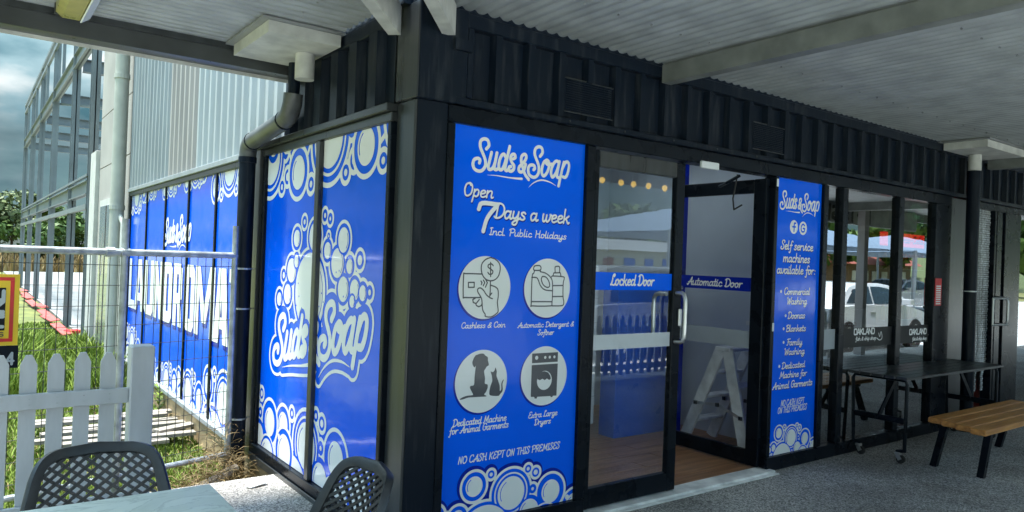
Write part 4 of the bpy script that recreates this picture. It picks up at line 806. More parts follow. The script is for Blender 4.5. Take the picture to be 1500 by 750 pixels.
for y0, y1 in zip(YC, YC[1:]):
    for z, w_, h in ((2.42, .12, .24), (5.07, .12, .28)): ibeam((-.02, y0+.12, z), (-.02, y1-.12, z), w_, h).build('girder', 'steel', SF)
    for z in (2.08, 6.25, 6.52, 2.62): MB().bar((-.05, y0, z), (-.05, y1, z), .06, .09 if z != 2.62 else .04).build('rail', 'steel', SF)
    for z in (2.1, 5.2, 3.3): MB().bar((8.0, y0, z), (8.0, y1, z), .1, .16).build('rail', 'steel', SF)
    ym = (y0+y1)/2; MB().bar((-.05, ym, 5.25), (-.05, ym, 6.25), .06, .10, (0, 1, 0)).build('stud', 'steel', SF)
MB().bar((0, YC[0], 4.9), (8, YC[1], 4.9), .05, .05).build('brace', 'steel', SF); MB().bar((8, YC[1], 4.9), (0, YC[2], 4.9), .05, .05).build('brace', 'steel', SF)
tp = thing('barrier_mesh', 'fallen red safety barrier mesh along the building site edge', 'barrier mesh', (0, 20, -.2))
for k in range(9):
    y = 13.0+k*1.75; x = -.10-.05*math.sin(k*1.7)
    MB().obox((x-.1, y, -.16+.05*(k % 2)), (.08, .02, .01), (-.03, .88, .02*(-1)**k), (0, .0, .008)).build('mesh_fold', 'barrier', tp)
tagit(MB().obox((-.08, 12.5, -.19), (.10, .05, 0), (-.04, .12, 0), (.03, 0, .05)).build('red_bag', 'red'), 'crumpled red bag lying at the corner of the building slab', 'bag')

# ================================================================ canopy over the shopfront
K = thing('veranda_canopy', 'pale corrugated steel canopy over the shopfront with grey beams', 'canopy', (0, 0, 2.5))
def sheet(kind):
    Z = 2.668; A = .016; p = .076; V = []; Fc = []
    if kind == 'A': t = np.arange(-2.3, 15.9, p/10); ang = 2*math.pi*t/p
    else: t = np.arange(-2.3, 1.46, p/10); ang = 2*math.pi*t/p
    rows = 14
    for i, (q, a) in enumerate(zip(t, ang)):
        z = Z-.007+A*(.5+.5*math.cos(a))**2.2
        if kind == 'A': lo, hi = -3.85, (-.03 if q > 0 else q-.03)
        else: lo, hi = -2.3, (-.052 if q > -.02 else q-.035)
        for j in range(rows):
            s_ = lo+(hi-lo)*j/(rows-1); V.append((q, s_, z) if kind == 'A' else (s_, q, z))
    n = len(t); V = np.array(V); I_ = (np.arange(n-1)[:, None]*rows+np.arange(rows-1)[None]).ravel()
    Fq = np.stack([I_, I_+1, I_+rows+1, I_+rows], 1)
    V = np.concatenate([V, V+np.array([0, 0, .004])]); Fq = np.concatenate([Fq, Fq[:, ::-1]+n*rows])
    o = np_mesh('roof_sheet', V, Fq, 'roof', K); o.data.polygons.foreach_set('use_smooth', [True]*len(o.data.polygons)); return o
sheet('A'); sheet('B')
m = MB()
for yy in (-.5, -1.5, -2.5):
    for k in range(60):
        x = -.3+k*.228; x += -yy*0
        if x > yy+.1: m.tube([(x, yy+random.uniform(-.01, .01), 2.661), (x, yy, 2.654)], .0055, 6)
for xx in (-.35, -1.2):
    for k in range(9):
        y = -.2+k*.19
        if y > xx+.15 and y < 1.35: m.tube([(xx, y, 2.661), (xx, y, 2.654)], .0055, 6)
m.build('roof_screws', 'roofdirt', K, kind='stuff')
def chan(x0, x1, y0, y1, m='steelwhite', name='beam'): return MB().cbox(x0, x1, y0, y1, 2.512, 2.655).build(name, m, K)
b = MB(); b.box(1.655, 1.663, -3.8, -.055, 2.542, 2.650).box(1.664, 1.735, -3.8, -.055, 2.542, 2.549).box(1.728, 1.735, -3.8, -.055, 2.550, 2.562).box(1.664, 1.71, -3.8, -.055, 2.643, 2.650); b.build('cross_beam', 'beamgrey', K)
for x in (6.40, 10.6): b = MB(); b.box(x, x+.01, -3.8, -.055, 2.512, 2.655).box(x+.011, x+.10, -3.8, -.055, 2.512, 2.520); b.build('cross_beam', 'beamgrey', K)
d = Vector((-.655, -.756, 0)).normalized()
for s_ in ((-.050, .132), (.147, -.053)):
    a = Vector((s_[0], s_[1], 2.583)); e_ = a+d*(3.1); MB().bar(a, e_, .062, .145).build('hip_beam', 'steelwhite', K)
a = Vector((-.06, -.06, 2.650)); MB().bar(a, a+d*3.2, .24, .010).build('hip_flashing', 'steelwhite', K)
for s_ in (.09, -.09): q = Vector((-s_*.7, s_*.7, 0)); MB().bar(a+q+Vector((0, 0, -.012)), a+q+d*3.2+Vector((0, 0, -.012)), .02, .02).build('flashing_fold', 'steelwhite', K)
MB().box(-2.3, -.06, 1.425, 1.435, 2.535, 2.66).build('edge_beam_web', 'beamdark', K)
MB().box(-2.3, -.06, 1.436, 1.55, 2.535, 2.547).build('edge_beam_flange', 'postgrey', K); MB().box(-2.3, -.06, 1.551, 1.558, 2.515, 2.66).build('edge_fascia', 'steelwhite', K)
MB().box(-2.3, -.06, 1.415, 1.4245, 2.625, 2.662).build('beam_lip', 'postgrey', K)
MB().box(-2.34, -2.301, -3.9, 1.55, 2.50, 2.68).build('end_fascia', 'beamdark', K)
MB().box(-2.3, 15.9, -3.90, -3.86, 2.50, 2.70).build('front_fascia', 'beamdark', K)
for x in (11.0, 15.5): MB().cbox(x, x+.14, -3.7, -3.56, 0.0, 2.66).build('post', 'tilt', K)
# gutter boxes with outlets
def sump(x0, x1, y0, y1, sx, sy, label):
    s_ = MB().box(x0, x1, y0, y1, 2.582, 2.645).build('gutter_box', 'steelwhite', K)
    MB().box(x0-.04, x1+.02, y0-.03, y1+.03, 2.646, 2.656).build('box_flange', 'roofdirt', s_); MB().tube([(sx, sy, 2.58), (sx, sy, 2.435)], .055, 20).build('outlet', 'steelwhite', s_, smooth=True)
sump(-.46, -.058, .76, 1.38, -.15, 1.05, ''); sump(5.42, 6.25, -.42, -.06, 5.86, -.15, '')
def brackets(x, y, z, r, parent, dx=.1):
    MB().tube([(x, y, z), (x, y, z+.012)], r+.004, 14).build('pipe_clip', 'galv', parent); MB().tube([(x, y, z+.006), (x+dx, y, z+.006)], .004, 6).build('clip_rod', 'galv', parent)
dp = thing('downpipe', 'thick black downpipe with bent offset beside the blue side windows', 'downpipe', (-.11, 2.16, -.02))
MB().tube([(-.12, 1.30, 2.60), (-.12, 1.30, 2.44), (-.12, 1.305, 2.385)], .036, 14).build('inlet_pipe', 'black', dp, smooth=True)
pts = [(-.12, 1.305, 2.40), (-.12, 1.315, 2.34), (-.12, 1.36, 2.28), (-.12, 1.45, 2.255)]+[(-.12, 1.45+.6*t, 2.255-.06*t) for t in (.25, .5, .75, 1)]+[(-.12, 2.12, 2.185), (-.12, 2.155, 2.16), (-.12, 2.168, 2.12), (-.12, 2.17, 2.06)]
MB().tube(pts, .058, 18).build('bent_pipe', 'pipegrey', dp, smooth=True)
MB().tube([(-.12, 2.17, 2.065), (-.12, 2.168, .0), (-.12, 2.167, -.24)], .056, 18).build('straight_pipe', 'black', dp, smooth=True)
for y, z in ((1.44, 2.256), (2.06, 2.193)): MB().tube([(-.12, y, z), (-.12, y+.012, z-.002)], .062, 18).build('joint_ring', 'black', dp)
MB().tube([(-.12, 2.17, 2.09), (-.12, 2.17, 2.05)], .062, 18).build('joint_ring', 'black', dp)
for z in (1.02, .25, 1.30): brackets(-.12, 2.17, z, .056, dp)
dp2 = thing('downpipe', 'straight black downpipe standing beside the neighbouring chain curtain door', 'downpipe', (5.85, -.15, 0))
MB().tube([(5.85, -.15, 2.43), (5.85, -.15, 0.0)], .056, 18).build('straight_pipe', 'black', dp2, smooth=True); brackets(5.85, -.15, 1.3, .056, dp2, -.14)
MB().tube([(5.94, -.10, 2.6), (5.95, -.11, 2.4), (5.915, -.15, 2.3), (5.912, -.15, 1.4)], .008, 6).build('cable', 'postgrey', dp2, smooth=True)
lt = thing('batten_light', 'old batten light with yellowed diffuser under the canopy at top left', 'ceiling light', (-1.3, .8, 2.6))
m = MB(); m.prism([(-1.365, 2.655), (-1.365, 2.61), (-1.335, 2.585), (-1.26, 2.585), (-1.225, 2.61), (-1.225, 2.655)], 'y', .1, 1.29); m.build('diffuser', 'lens', lt)
m = MB(); m.prism([(-1.222, 2.656), (-1.222, 2.607), (-1.256, 2.580), (-1.25, 2.578), (-1.212, 2.605), (-1.212, 2.656)], 'y', .1, 1.30); m.build('side_trim', 'machine', lt)
MB().box(-1.37, -1.212, 1.291, 1.31, 2.60, 2.655).build('end_cap', 'beamdark', lt)
# fascia sign and festoon lamps at the canopy's front edge (seen in the glass)
fs_ = thing('fascia_sign', 'long grey sign with FISH lettering hung under the canopy front edge', 'sign', (11.4, -3.8, 2.3))
MB().cbox(9.4, 13.4, -3.84, -3.80, 2.30, 2.66).build('sign_panel', 'roofdirt', fs_)
P = Print(-13.4, 2.3, -9.4, 2.66, .012); F = P.new(); text(P, F, 'FISH', -11.6, -9.6, 2.36, .24, r=.03, font=BK, slant=0, capu=10)
P.mesh(F, lambda u, v: np.stack([-u, np.full(u.shape, -3.797), v], 1), 'sign_lettering', 'dark', fs_)
fl = thing('festoon_lights', 'string of yellow festoon bulbs under the canopy front edge', 'string lights', (6, -3.5, 2.6))
MB().tube([(3+.27*k, -3.52, 2.60-.015*(k % 2)) for k in range(13)], .008, 6).build('cable', 'rubber', fl)
for k in range(7):
    x = 4.33+k*.27+.03*math.sin(k*4); MB().tube([(x, -3.52, 2.60), (x, -3.52, 2.50)], .02, 8).build('lamp_holder', 'rubber', fl)
    MB().tube([(x, -3.52, 2.50), (x, -3.52, 2.48), (x, -3.52, 2.45), (x, -3.52, 2.425)], [.018, .034, .034, .012], 10).build('bulb', 'bulb', fl, smooth=True)

# ================================================================ fences
def picket_fence(name, label, x0, x1, y, h, step, w_, post_x, loc, pm='picket'):
    pf = thing(name, label, 'fence', loc)
    base = None; x = x1
    while x > x0:
        if base is None:
            c = .018; base = MB().prism([(x-w_/2, .06), (x+w_/2, .06), (x+w_/2, h-.045), (x+w_/2-.016, h-.012), (x+.012, h), (x-.012, h), (x-w_/2+.016, h-.012), (x-w_/2, h-.045)], 'y', y, y+.017).build('picket', pm, pf)
        else: copy_part(base, pf, (x-x1, 0, random.uniform(-.004, .004)))
        for z in (h*.72+.025, h*.72+.052): MB().tube([(x+.006, y-.0225, z), (x+.006, y-.0245, z)], .0035, 6).build('nail', 'galv', pf)
        x -= step
    for z in (h*.72, h*.14): MB().cbox(x0-.05, post_x, y-.022, y-.001, z, z+.075).build('rail', pm, pf)
    if post_x: MB().cbox(post_x, post_x+.108, y-.055, y+.053, 0, h+.03, .006).build('post', pm, pf)
    return pf
picket_fence('picket_fence', 'white picket fence with square end post behind the dining table', -3.2, -1.103, 1.0, .905, .1105, .068, -1.012, (-1.1, 1, 0))
picket_fence('picket_fence', 'white picket fence along the front edge of the veranda', 3.6, 9.6, -3.45, .80, .13, .07, 9.66, (7, -3.45, 0), 'picketbright')
wf = thing('wire_fence', 'galvanised temporary wire fence panel behind the picket fence', 'fence', (-1, 1.85, -.1))
fa, fb = Vector((-2.6, 1.42, 0)), Vector((-.19, 2.10, 0)); fd = (fb-fa).normalized()
def fp(s, z): q = fa+(fb-fa)*s; return (q.x, q.y, z)
MB().tube([fp(0, 1.395), fp(1, 1.395)], .021, 12).build('top_rail', 'galv', wf, smooth=True); MB().tube([fp(0, .03), fp(1, .03)], .018, 10).build('bottom_rail', 'galv', wf, smooth=True)
for s_, zt in ((.70, 1.60), (.995, 1.60)): MB().tube([fp(s_, -.25), fp(s_, zt)], .021, 12).build('post', 'galv', wf, smooth=True)
MB().tube([fp(.675, 1.395), fp(.655, 1.395)], .029, 12).build('clamp', 'galv', wf); MB().tube([fp(.69, 1.395), fp(.71, 1.395)], .028, 12).build('clamp', 'galv', wf)
m = MB(); n = 46
for k in range(n): s_ = k/(n-1); m.tube([fp(s_, .03), fp(s_, .7), fp(s_, 1.38)], .0020, 4, cap=False)
for k in range(11): z = .1+k*.122; m.tube([fp(0, z), fp(.35, z+.004), fp(.7, z-.004), fp(1, z)], .0020, 4, cap=False)
m.build('wire_mesh', 'wire', wf, kind='stuff')
hs = thing('hire_sign', 'yellow fence hire sign with red border hanging on the wire fence', 'sign', (-1.75, 1.6, .77))
SY = 1.60
def sl(x): return SY
MB().box(-2.05, -1.452, SY, SY+.006, .885, 1.262).build('yellow_plate', 'yellow', hs); MB().box(-2.05, -1.447, SY, SY+.006, .765, .884).build('dark_plate', 'blackframe', hs)
m = MB(); m.box(-2.02, -1.475, SY-.0016, SY-.0004, 1.228, 1.246).box(-2.02, -1.475, SY-.0016, SY-.0004, .905, .923).box(-1.493, -1.475, SY-.0016, SY-.0004, .9235, 1.2275); m.build('border_print', 'red', hs)
MB().box(-1.98, -1.512, SY-.0016, SY-.0004, .965, 1.19).build('black_block', 'blackframe', hs)
P = Print(-1.7, .765, -1.45, 1.25, .003); F = P.new()
text(P, F, 'HIRE', -1.5215, -1.325, .985, .055, r=.009, font=BK, slant=0, capu=10, rot=True); P.mesh(F, front(SY-.003), 'sign_word', 'zinc', hs); F = P.new(); text(P, F, '4', -1.497, -1.463, .785, .06, r=.006, font=BK, slant=0, capu=10); text(P, F, '4', -1.56, -1.52, .785, .06, r=.006, font=BK, slant=0, capu=10)
P.mesh(F, front(SY-.003), 'sign_lettering', 'zinc', hs); F = P.new(); text(P, F, 'FENCES', -1.68, -1.513, .935, .02, r=.0022, font=BK, slant=0, capu=10); P.mesh(F, front(SY-.003), 'sign_lettering', 'joint', hs)

# ================================================================ dining table, resin chairs
dt = thing('dining_table', 'square table with green-grey marbled top at the bottom left', 'table', (-1.55, -1.25, 0))
MB().cbox(-1.95, -1.087, -1.70, -.838, .715, .742, .005).build('tabletop', 'marble', dt); MB().tube([(-1.52, -1.27, .02), (-1.52, -1.27, .714)], .035, 16).build('pedestal', 'blackframe', dt); MB().cbox(-1.80, -1.24, -1.55, -.99, 0, .02).build('base', 'blackframe', dt)
def make_chair(label):
    t = thing('resin_chair', label, 'chair', (0, 0, 0), 'black resin chairs round the marble table')
    def S(u, v):         # back surface: u -1..1, v 0..1 ; chair faces -Y
        return Vector((u*(.222-.060*v+.02*math.sin(v*3)), .19-.055*(u*u)+.12*v+.03*v*v, .43+.36*v+.012*(1-u*u)*v))
    V = []; Fc = []; N_ = 60; ring = []
    for k in range(N_):
        a = 2*math.pi*k/N_; e_ = 9.0; c, s_ = math.cos(a), math.sin(a)
        u = math.copysign(abs(c)**(2/e_), c); v = math.copysign(abs(s_)**(2/e_), s_); ring.append((u, v))
    def P3(u, v, off):
        p = S(u, .5+.5*v); nrm = (S(u+.02, .5+.5*v)-S(u-.02, .5+.5*v)).cross(S(u, .5+.5*v+.02)-S(u, .5+.5*v-.02)).normalized(); return p+nrm*off
    prof = [(1.0, .0), (.985, .012), (.93, .014), (.83, .010), (.81, .0), (.83, -.010), (.93, -.013), (.985, -.011)]
    m = MB(); vs = [P3(u*q, v*(q*.5+.5*q)+(0 if v > 0 else 0), o_) for u, v in ring for q, o_ in prof]; K_ = len(prof)
    fs = [(i*K_+j, ((i+1) % N_)*K_+j, ((i+1) % N_)*K_+(j+1) % K_, i*K_+(j+1) % K_) for i in range(N_) for j in range(K_)]
    m.add(vs, fs).build('back_frame', 'plastic', t, smooth=True)
    m = MB()
    def inside(u, v): return abs(u/.85)**8+abs(v/.85)**8 < 1
    for dr in (1, -1):
        for k in range(-20, 21):
            c = k*.155; last = None
            for i in range(61):
                u = -1+i/30; v = dr*(u*1.0)*.78+c
                ok = inside(u, v)
                if ok:
                    p = P3(u, v, .0022*dr)
                    if last is not None: m.bar(last, p, .0095, .007, (0, 1, 0))
                    last = p if (i % 3 == 0 or last is None) else last
                    if i % 3 == 0: last = p
                else:
                    last = None
    m.build('back_lattice', 'plastic', t)
    m = MB(); m.cbox(-.225, .225, -.215, .205, .425, .447, .012); m.build('seat', 'plastic', t)
    for sx in (-1, 1):
        MB().tube([(sx*.185, -.17, .43), (sx*.20, -.20, 0)], .018, 10, r1=.013).build('leg', 'plastic', t, smooth=True); MB().tube([(sx*.185, .17, .43), (sx*.21, .25, 0)], .018, 10, r1=.013).build('leg', 'plastic', t, smooth=True)
    return t
c1 = make_chair('black lattice-back chair behind the marble table, in front of the picket fence')
c1.location = (-1.345, -.76, 0); c1.rotation_euler = (0, 0, R(-3))
c2 = copy_thing(c1, (-.985, -1.06, 0), R(-91), 'black lattice-back chair right of the marble table, in front of the corner window')
sc = tagit(MB().obox((-.225, 1.392, .012), (.05, .012, .004), (-.008, .02, 0), (0, 0, .003)).obox((-.185, 1.41, .016), (.03, -.01, .006), (.004, .018, 0), (0, .001, .003)).build('paper_scrap', 'paper'), 'crumpled white paper scrap lying on the concrete by the side window', 'litter')

# ================================================================ black slatted table and wooden bench
bt = thing('bar_table', 'black slatted table on castors in front of the shop windows', 'table', (4.9, -.22, 0))
zt = .66
for k in range(5): MB().cbox(4.02, 5.83, -.455+k*.0925, -.455+k*.0925+.088, zt-.022, zt).build('top_slat', 'postgrey', bt)
for x in (4.07, 5.74):
    MB().tube([(x, -.43, .09), (x, -.43, .12), (x, -.435, .60), (x, -.42, .632), (x, -.03, .632), (x, -.012, .60), (x, -.03, .12), (x, -.03, .09)], .014, 8).build('end_frame', 'blackframe', bt, smooth=True)
    MB().tube([(x, -.43, .10), (x, -.37, .085)], .014, 8).build('foot_tube', 'blackframe', bt); MB().tube([(x, -.03, .10), (x, -.09, .085)], .014, 8).build('foot_tube', 'blackframe', bt)
    MB().cbox(x-.012, x+.012, -.425, -.035, .30, .345).build('cross_rail', 'blackframe', bt)
    MB().bar((x, -.23, .34), (x+(.28 if x < 5 else -.28), -.23, .632), .04, .012, (0, 1, 0)).build('brace', 'blackframe', bt)
    for y in (-.385, -.075):
        cst = MB().cbox(x-.02, x+.02, y-.02, y+.02, .062, .084).build('castor', 'alu', bt); MB().tube([(x-.012, y-.02, .032), (x+.012, y-.02, .032)], .031, 16).build('castor_wheel', 'rubber', cst)
        MB().bar((x-.016, y, .062), (x-.016, y-.02, .03), .004, .03).bar((x+.016, y, .062), (x+.016, y-.02, .03), .004, .03).build('castor_fork', 'alu', cst)
bn = thing('wooden_bench', 'low orange timber slat bench with splayed black legs at the right', 'bench', (4.8, -.8, 0))
for k in range(4):
    y0 = -1.03+k*.112; MB().cbox(3.93+.045*k, 5.62, y0, y0+.102, .352, .392, .006).build('seat_slat', 'benchwood', bn)
for x, dx in ((4.18, .0), (5.38, .0)):
    MB().cbox(x-.02, x+.02, -.98, -.60, .325, .351).build('cross_bar', 'blackframe', bn)
    MB().bar((x+.02, -.95, .338), (x+.04, -.90, .0), .045, .045, (1, 0, 0)).build('leg', 'blackframe', bn); MB().bar((x+.02, -.66, .338), (x+.06, -.57, .0), .045, .045, (1, 0, 0)).build('leg', 'blackframe', bn)

# ================================================================ grass, planks, straw
def blades(name, n, xr, yr, z, h, m, lean=.5, clump=0.0, label=None, cat=None, w_=.004, dens=None):
    x = RNG.uniform(*xr, n); y = yr[0]+(yr[1]-yr[0])*RNG.random(n)**(dens or 1)
    if clump: x += clump*np.sin(y*5+x*9)*.3
    pn_ = np.sin(x*3.1+y*1.7)*np.sin(y*2.3-x*4.0)*.5+.5
    hh = RNG.uniform(h[0], h[1], n)*(.5+.8*pn_); a = RNG.uniform(0, 2*np.pi, n); l = RNG.uniform(0, lean, n)*hh; b = RNG.uniform(0, 2*np.pi, n)
    ww = w_*(1+y*.12); cx, sx = np.cos(a)*ww, np.sin(a)*ww
    p0 = np.stack([x-cx, y-sx, np.full(n, z)], 1); p1 = np.stack([x+cx, y+sx, np.full(n, z)], 1)
    m0 = np.stack([x-cx*.7+l*.4*np.cos(b), y-sx*.7+l*.4*np.sin(b), z+hh*.6], 1); m1 = np.stack([x+cx*.7+l*.4*np.cos(b), y+sx*.7+l*.4*np.sin(b), z+hh*.6], 1)
    t0 = np.stack([x+l*np.cos(b)-cx*.1, y+l*np.sin(b)-sx*.1, z+hh], 1); t1 = t0+np.stack([cx*.2, sx*.2, np.zeros(n)], 1)
    V = np.stack([p0, p1, m0, m1, t0, t1], 1).reshape(-1, 3); i = np.arange(n)*6
    Fq = np.concatenate([np.stack([i, i+1, i+3, i+2], 1), np.stack([i+2, i+3, i+5, i+4], 1)])
    o = np_mesh(name, V, Fq, m, None, 'stuff'); return tagit(o, label, cat)
blades('grass', 60000, (-1.9, .0), (1.75, 15), -.262, (.02, .075), 'grass', 1.0, .1, 'bright green mown grass between the fence and the blue wall', 'grass', dens=1.5)
blades('tall_weeds', 7000, (-1.5, -.05), (6.2, 11), -.26, (.12, .34), 'grass', .8, .2, 'taller unmown grass beside the far end of the blue wall', 'grass', w_=.006)
blades('dry_grass', 5000, (-1.9, -.05), (1.75, 9), -.26, (.02, .06), 'drygrass', 1.6, .2, 'straw-coloured dead grass mixed in the lawn', 'grass')
blades('field_grass', 16000, (-3, 22), (46, 80), -.26, (.5, 1.0), 'drygrass', .5, 0, 'long yellow-green grass in the field beyond the building site', 'grass', w_=.012)
# straw clump at the foot of the downpipe
n = 2600; V = []; Fq = []
for k in range(n):
    t_ = RNG.random(); cx = -.80+.70*t_; cyy = 1.72+.36*t_+RNG.normal(0, .09); s_ = .06+.10*math.exp(-((t_-.7)/.35)**2)
    p = np.array([cx+RNG.normal(0, .05), cyy, -.24+abs(RNG.normal(0, s_))+.1*math.exp(-((t_-.75)/.3)**2)]); dr = RNG.normal(0, 1, 3); dr[2] *= .45; dr /= np.linalg.norm(dr); L0 = RNG.uniform(.04, .12); sd_ = np.cross(dr, RNG.normal(0, 1, 3)); sd_ /= np.linalg.norm(sd_)+1e-6; sd_ *= .0018
    mid = p+dr*L0*.5+np.array([0, 0, .012]); e_ = p+dr*L0; b0 = len(V); V += [p-sd_, p+sd_, mid+sd_, mid-sd_, e_+sd_*.3, e_-sd_*.3]; Fq += [(b0, b0+1, b0+2, b0+3), (b0+3, b0+2, b0+4, b0+5)]
tagit(np_mesh('straw_heap', np.array(V), np.array(Fq), 'drygrass', None, 'stuff'), 'heap of dry straw at the foot of the black downpipe', 'straw')
tagit(MB().tube([(-.55, 1.80, -.12), (-.3, 1.95, -.09), (-.16, 2.02, -.05)], [.03, .036, .03], 9).build('driftwood', 'oldwood', smooth=True), 'short grey branch lying on the straw heap', 'branch')
PLK = []
for k in range(7):
    y = 3.42+k*.205; x0 = -1.15+.1*math.sin(k*2.1); x1 = .0-.05*(k % 3) if k else -.3
    dz = .012*math.sin(k*3); m = MB(); m.obox(((x0+x1)/2, y, -.155+dz), ((x1-x0)/2, .03*math.sin(k*5), .006*math.cos(k)), (-.001, .05, 0), (0, 0, .014))
    o = m.build('timber_plank', 'oldwood'); tagit(o, ['nearest grey timber plank of the row lying on the grass', 'second nearest timber plank lying on the grass', 'third nearest timber plank lying on the grass', 'middle timber plank of the row lying on the grass', 'third farthest timber plank lying on the grass', 'second farthest timber plank lying on the grass', 'farthest grey timber plank of the row lying on the grass'][k], 'plank', 'weathered planks lying on the grass')
tagit(MB().obox((-.12, 3.75, -.12), (.22, .06, .01), (-.02, .05, 0), (0, 0, .012)).build('timber_plank', 'oldwood'), 'short broken timber plank lying across the others near the wall', 'plank', 'weathered planks lying on the grass')
for k, (x, y) in enumerate(((-.08, 4.9), (-.1, 6.9))):
    V = []; Fq = []
    for j in range(90):
        a = RNG.uniform(0, 6.28); e_ = RNG.uniform(.15, .9); r_ = RNG.uniform(.02, .13); h = RNG.uniform(.03, .30 if k == 0 else .5); c = np.array([x+r_*math.cos(a)*.7, y+r_*math.sin(a), -.25+h]); u_ = np.array([math.cos(a), math.sin(a), e_])*.03; v_ = np.array([-math.sin(a), math.cos(a), 0])*.012; b0 = len(V); V += [c-u_, c-v_, c+u_, c+v_]; Fq.append((b0, b0+1, b0+2, b0+3))
    t_ = thing('weed', ['small leafy weed growing at the foot of the blue wall near the planks', 'tall leafy weed growing beside the far blue wall end'][k], 'plant', (x, y, -.26)); np_mesh('leaves', np.array(V), np.array(Fq), 'grass', t_); MB().tube([(x, y, -.26), (x, y, .02+.2*k)], .004, 5).build('stem', 'grass', t_)

# ================================================================ trees
def tree(x, y, z0, h, r, label, group, leaf='leaf', n=1500, ls=.3, name='tree'):
    t = thing(name, label, 'tree', (x, y, z0), group); rs = np.random.default_rng(int(abs(x*13+y*7)) % 9999)
    MB().tube([(x, y, z0), (x+.05*h*rs.normal(), y, z0+h*.35), (x+.06*h*rs.normal(), y, z0+h*.75)], h*.022, 8, r1=h*.008).build('trunk', 'bark', t)
    bl = []
    for k in range(9):
        a = rs.uniform(0, 6.28); q = rs.uniform(.1, .75)*r; zz = z0+h*rs.uniform(.42, .92); bl.append((x+q*math.cos(a), y+q*math.sin(a), zz, r*rs.uniform(.28, .5)))
        if k < 5: MB().tube([(x, y, z0+h*.3+k*.05*h), ((x+bl[-1][0])/2, (y+bl[-1][1])/2, (z0+h*.4+zz)/2), bl[-1][:3]], h*.009, 6, r1=h*.003).build('limb', 'bark', t)
    bl.append((x, y, z0+h*.86, r*.5)); bl = np.array(bl); i = rs.integers(0, len(bl), n); d_ = rs.normal(0, 1, (n, 3)); d_ /= np.linalg.norm(d_, axis=1)[:, None]
    c = bl[i, :3]+d_*(bl[i, 3]*rs.uniform(.55, 1.05, n))[:, None]*np.array([1, 1, .75]); u_ = rs.normal(0, 1, (n, 3)); u_ /= np.linalg.norm(u_, axis=1)[:, None]; v_ = np.cross(u_, d_); v_ /= np.linalg.norm(v_, axis=1)[:, None]+1e-6
    s_ = (ls*rs.uniform(.5, 1.2, n))[:, None]; V = np.stack([c-u_*s_, c-v_*s_*.5, c+u_*s_, c+v_*s_*.5], 1).reshape(-1, 3); np_mesh('crown', V, np.arange(n*4).reshape(n, 4), leaf, t)
TL = ['tall grey-green gum tree at the left edge of the treeline', 'dark rounded tree left of the steel frame', 'bushy green tree just left of the steel frame', 'low green tree seen through the first steel bays', 'pale green tree seen through the steel frame', 'dark tree behind the far steel columns', 'broad tree beyond the field behind the steel frame', 'small bright tree beside the white shed', 'tall thin tree behind the white shed', 'far tree hidden partly by the concrete wall', 'wide low tree behind the near steel column', 'grey tree behind the near steel column', 'spreading tree left of the frame', 'dark shrub-like tree under the gum tree']
LX = [(1.0, 62, 5.6, 2.3, 1), (3.2, 66, 5.0, 2.4, 0), (5.0, 70, 4.4, 2.2, 0), (8.0, 74, 3.8, 2.2, 0), (10.5, 80, 4.4, 2.4, 1), (6.5, 88, 5.5, 2.6, 0), (13.5, 90, 5.6, 3.0, 0), (15.0, 84, 5.0, 2.4, 0), (18.0, 94, 6.6, 2.5, 1), (20.5, 88, 6.4, 2.8, 0), (17, 78, 5.2, 2.4, 0), (22, 99, 7.4, 3.0, 1), (-1.5, 60, 5.2, 2.4, 0), (2.0, 56, 2.8, 2.0, 0)]
for lb, (x, y, h, r, g) in zip(TL, LX): tree(x, y, -.26, h, r, lb, 'trees beyond the building site', 'leaf2' if g else 'leaf', 1700, .26)
ws = thing('white_shed', 'low white shed with pale roof beyond the field', 'shed', (12, 70, -.25)); MB().box(10.6, 15.5, 70, 74, -.25, 1.4).build('wall', 'offwhite', ws); MB().prism([(69.8, 1.4), (74.2, 1.4), (72, 2.1)], 'x', 10.4, 15.7).build('roof', 'zinc', ws)
# hills and treeline behind the viewer (seen in the glass)
for k in range(26):
    a = R(94+k*4.6); d_ = 95+18*math.sin(k*2.3); x, y = -1.7+d_*math.sin(a), -3.1+d_*math.cos(a)
    tree(x, y, -.5, 8.2+1.6*math.sin(k*1.9), 5.0, 'tall tree of the wooded ridge beyond the car park, mirrored in the glass', 'trees beyond the car park', 'leaf2' if k % 3 == 0 else 'leaf', 1500, .75)
m = MB(); vs = []; fs = []
for k in range(40):
    a = R(85+k*3.6); h = 8+2*math.sin(k*.7)+1.5*math.sin(k*1.9)
    for d_, hh in ((105, -1), (125, h*.85), (170, h), (260, -1)): vs.append((-1.7+d_*math.sin(a), -3.1+d_*math.cos(a), hh))
for k in range(39):
    for j in range(3): fs.append((k*4+j, k*4+j+1, k*4+j+5, k*4+j+4))
tagit(m.add(vs, fs).build('hill', 'leaf2', smooth=True), None, None, None, 'structure')
wb = thing('white_building', 'long white building across the car park, mirrored in the door glass', 'building', (52, -52, -.2))
MB().box(40, 66, -60, -52, -.2, 2.9).build('wall', 'offwhite', wb); MB().prism([(-60.4, 2.9), (-51.6, 2.9), (-56, 4.2)], 'x', 39.5, 66.5).build('roof', 'zincgrey', wb)
for k in range(8): MB().box(42+k*3, 43.4+k*3, -51.99, -51.9, 1.2, 2.1).build('window', 'brick' if k < 4 else 'bluebox', wb)
rb = thing('brown_house', 'low house with red tiled roof across the grass, mirrored in the windows', 'house', (92, -44, -.2)); MB().box(84, 100, -50, -44, -.2, 2.6).build('wall', 'brown', rb); MB().prism([(-51, 2.6), (-43, 2.6), (-47, 4.8)], 'x', 83, 101).build('roof', 'brick', rb)
for k in range(6): MB().box(85+k*2.4, 86.4+k*2.4, -43.99, -43.9, .6, 1.8).build('window', 'offwhite', rb)
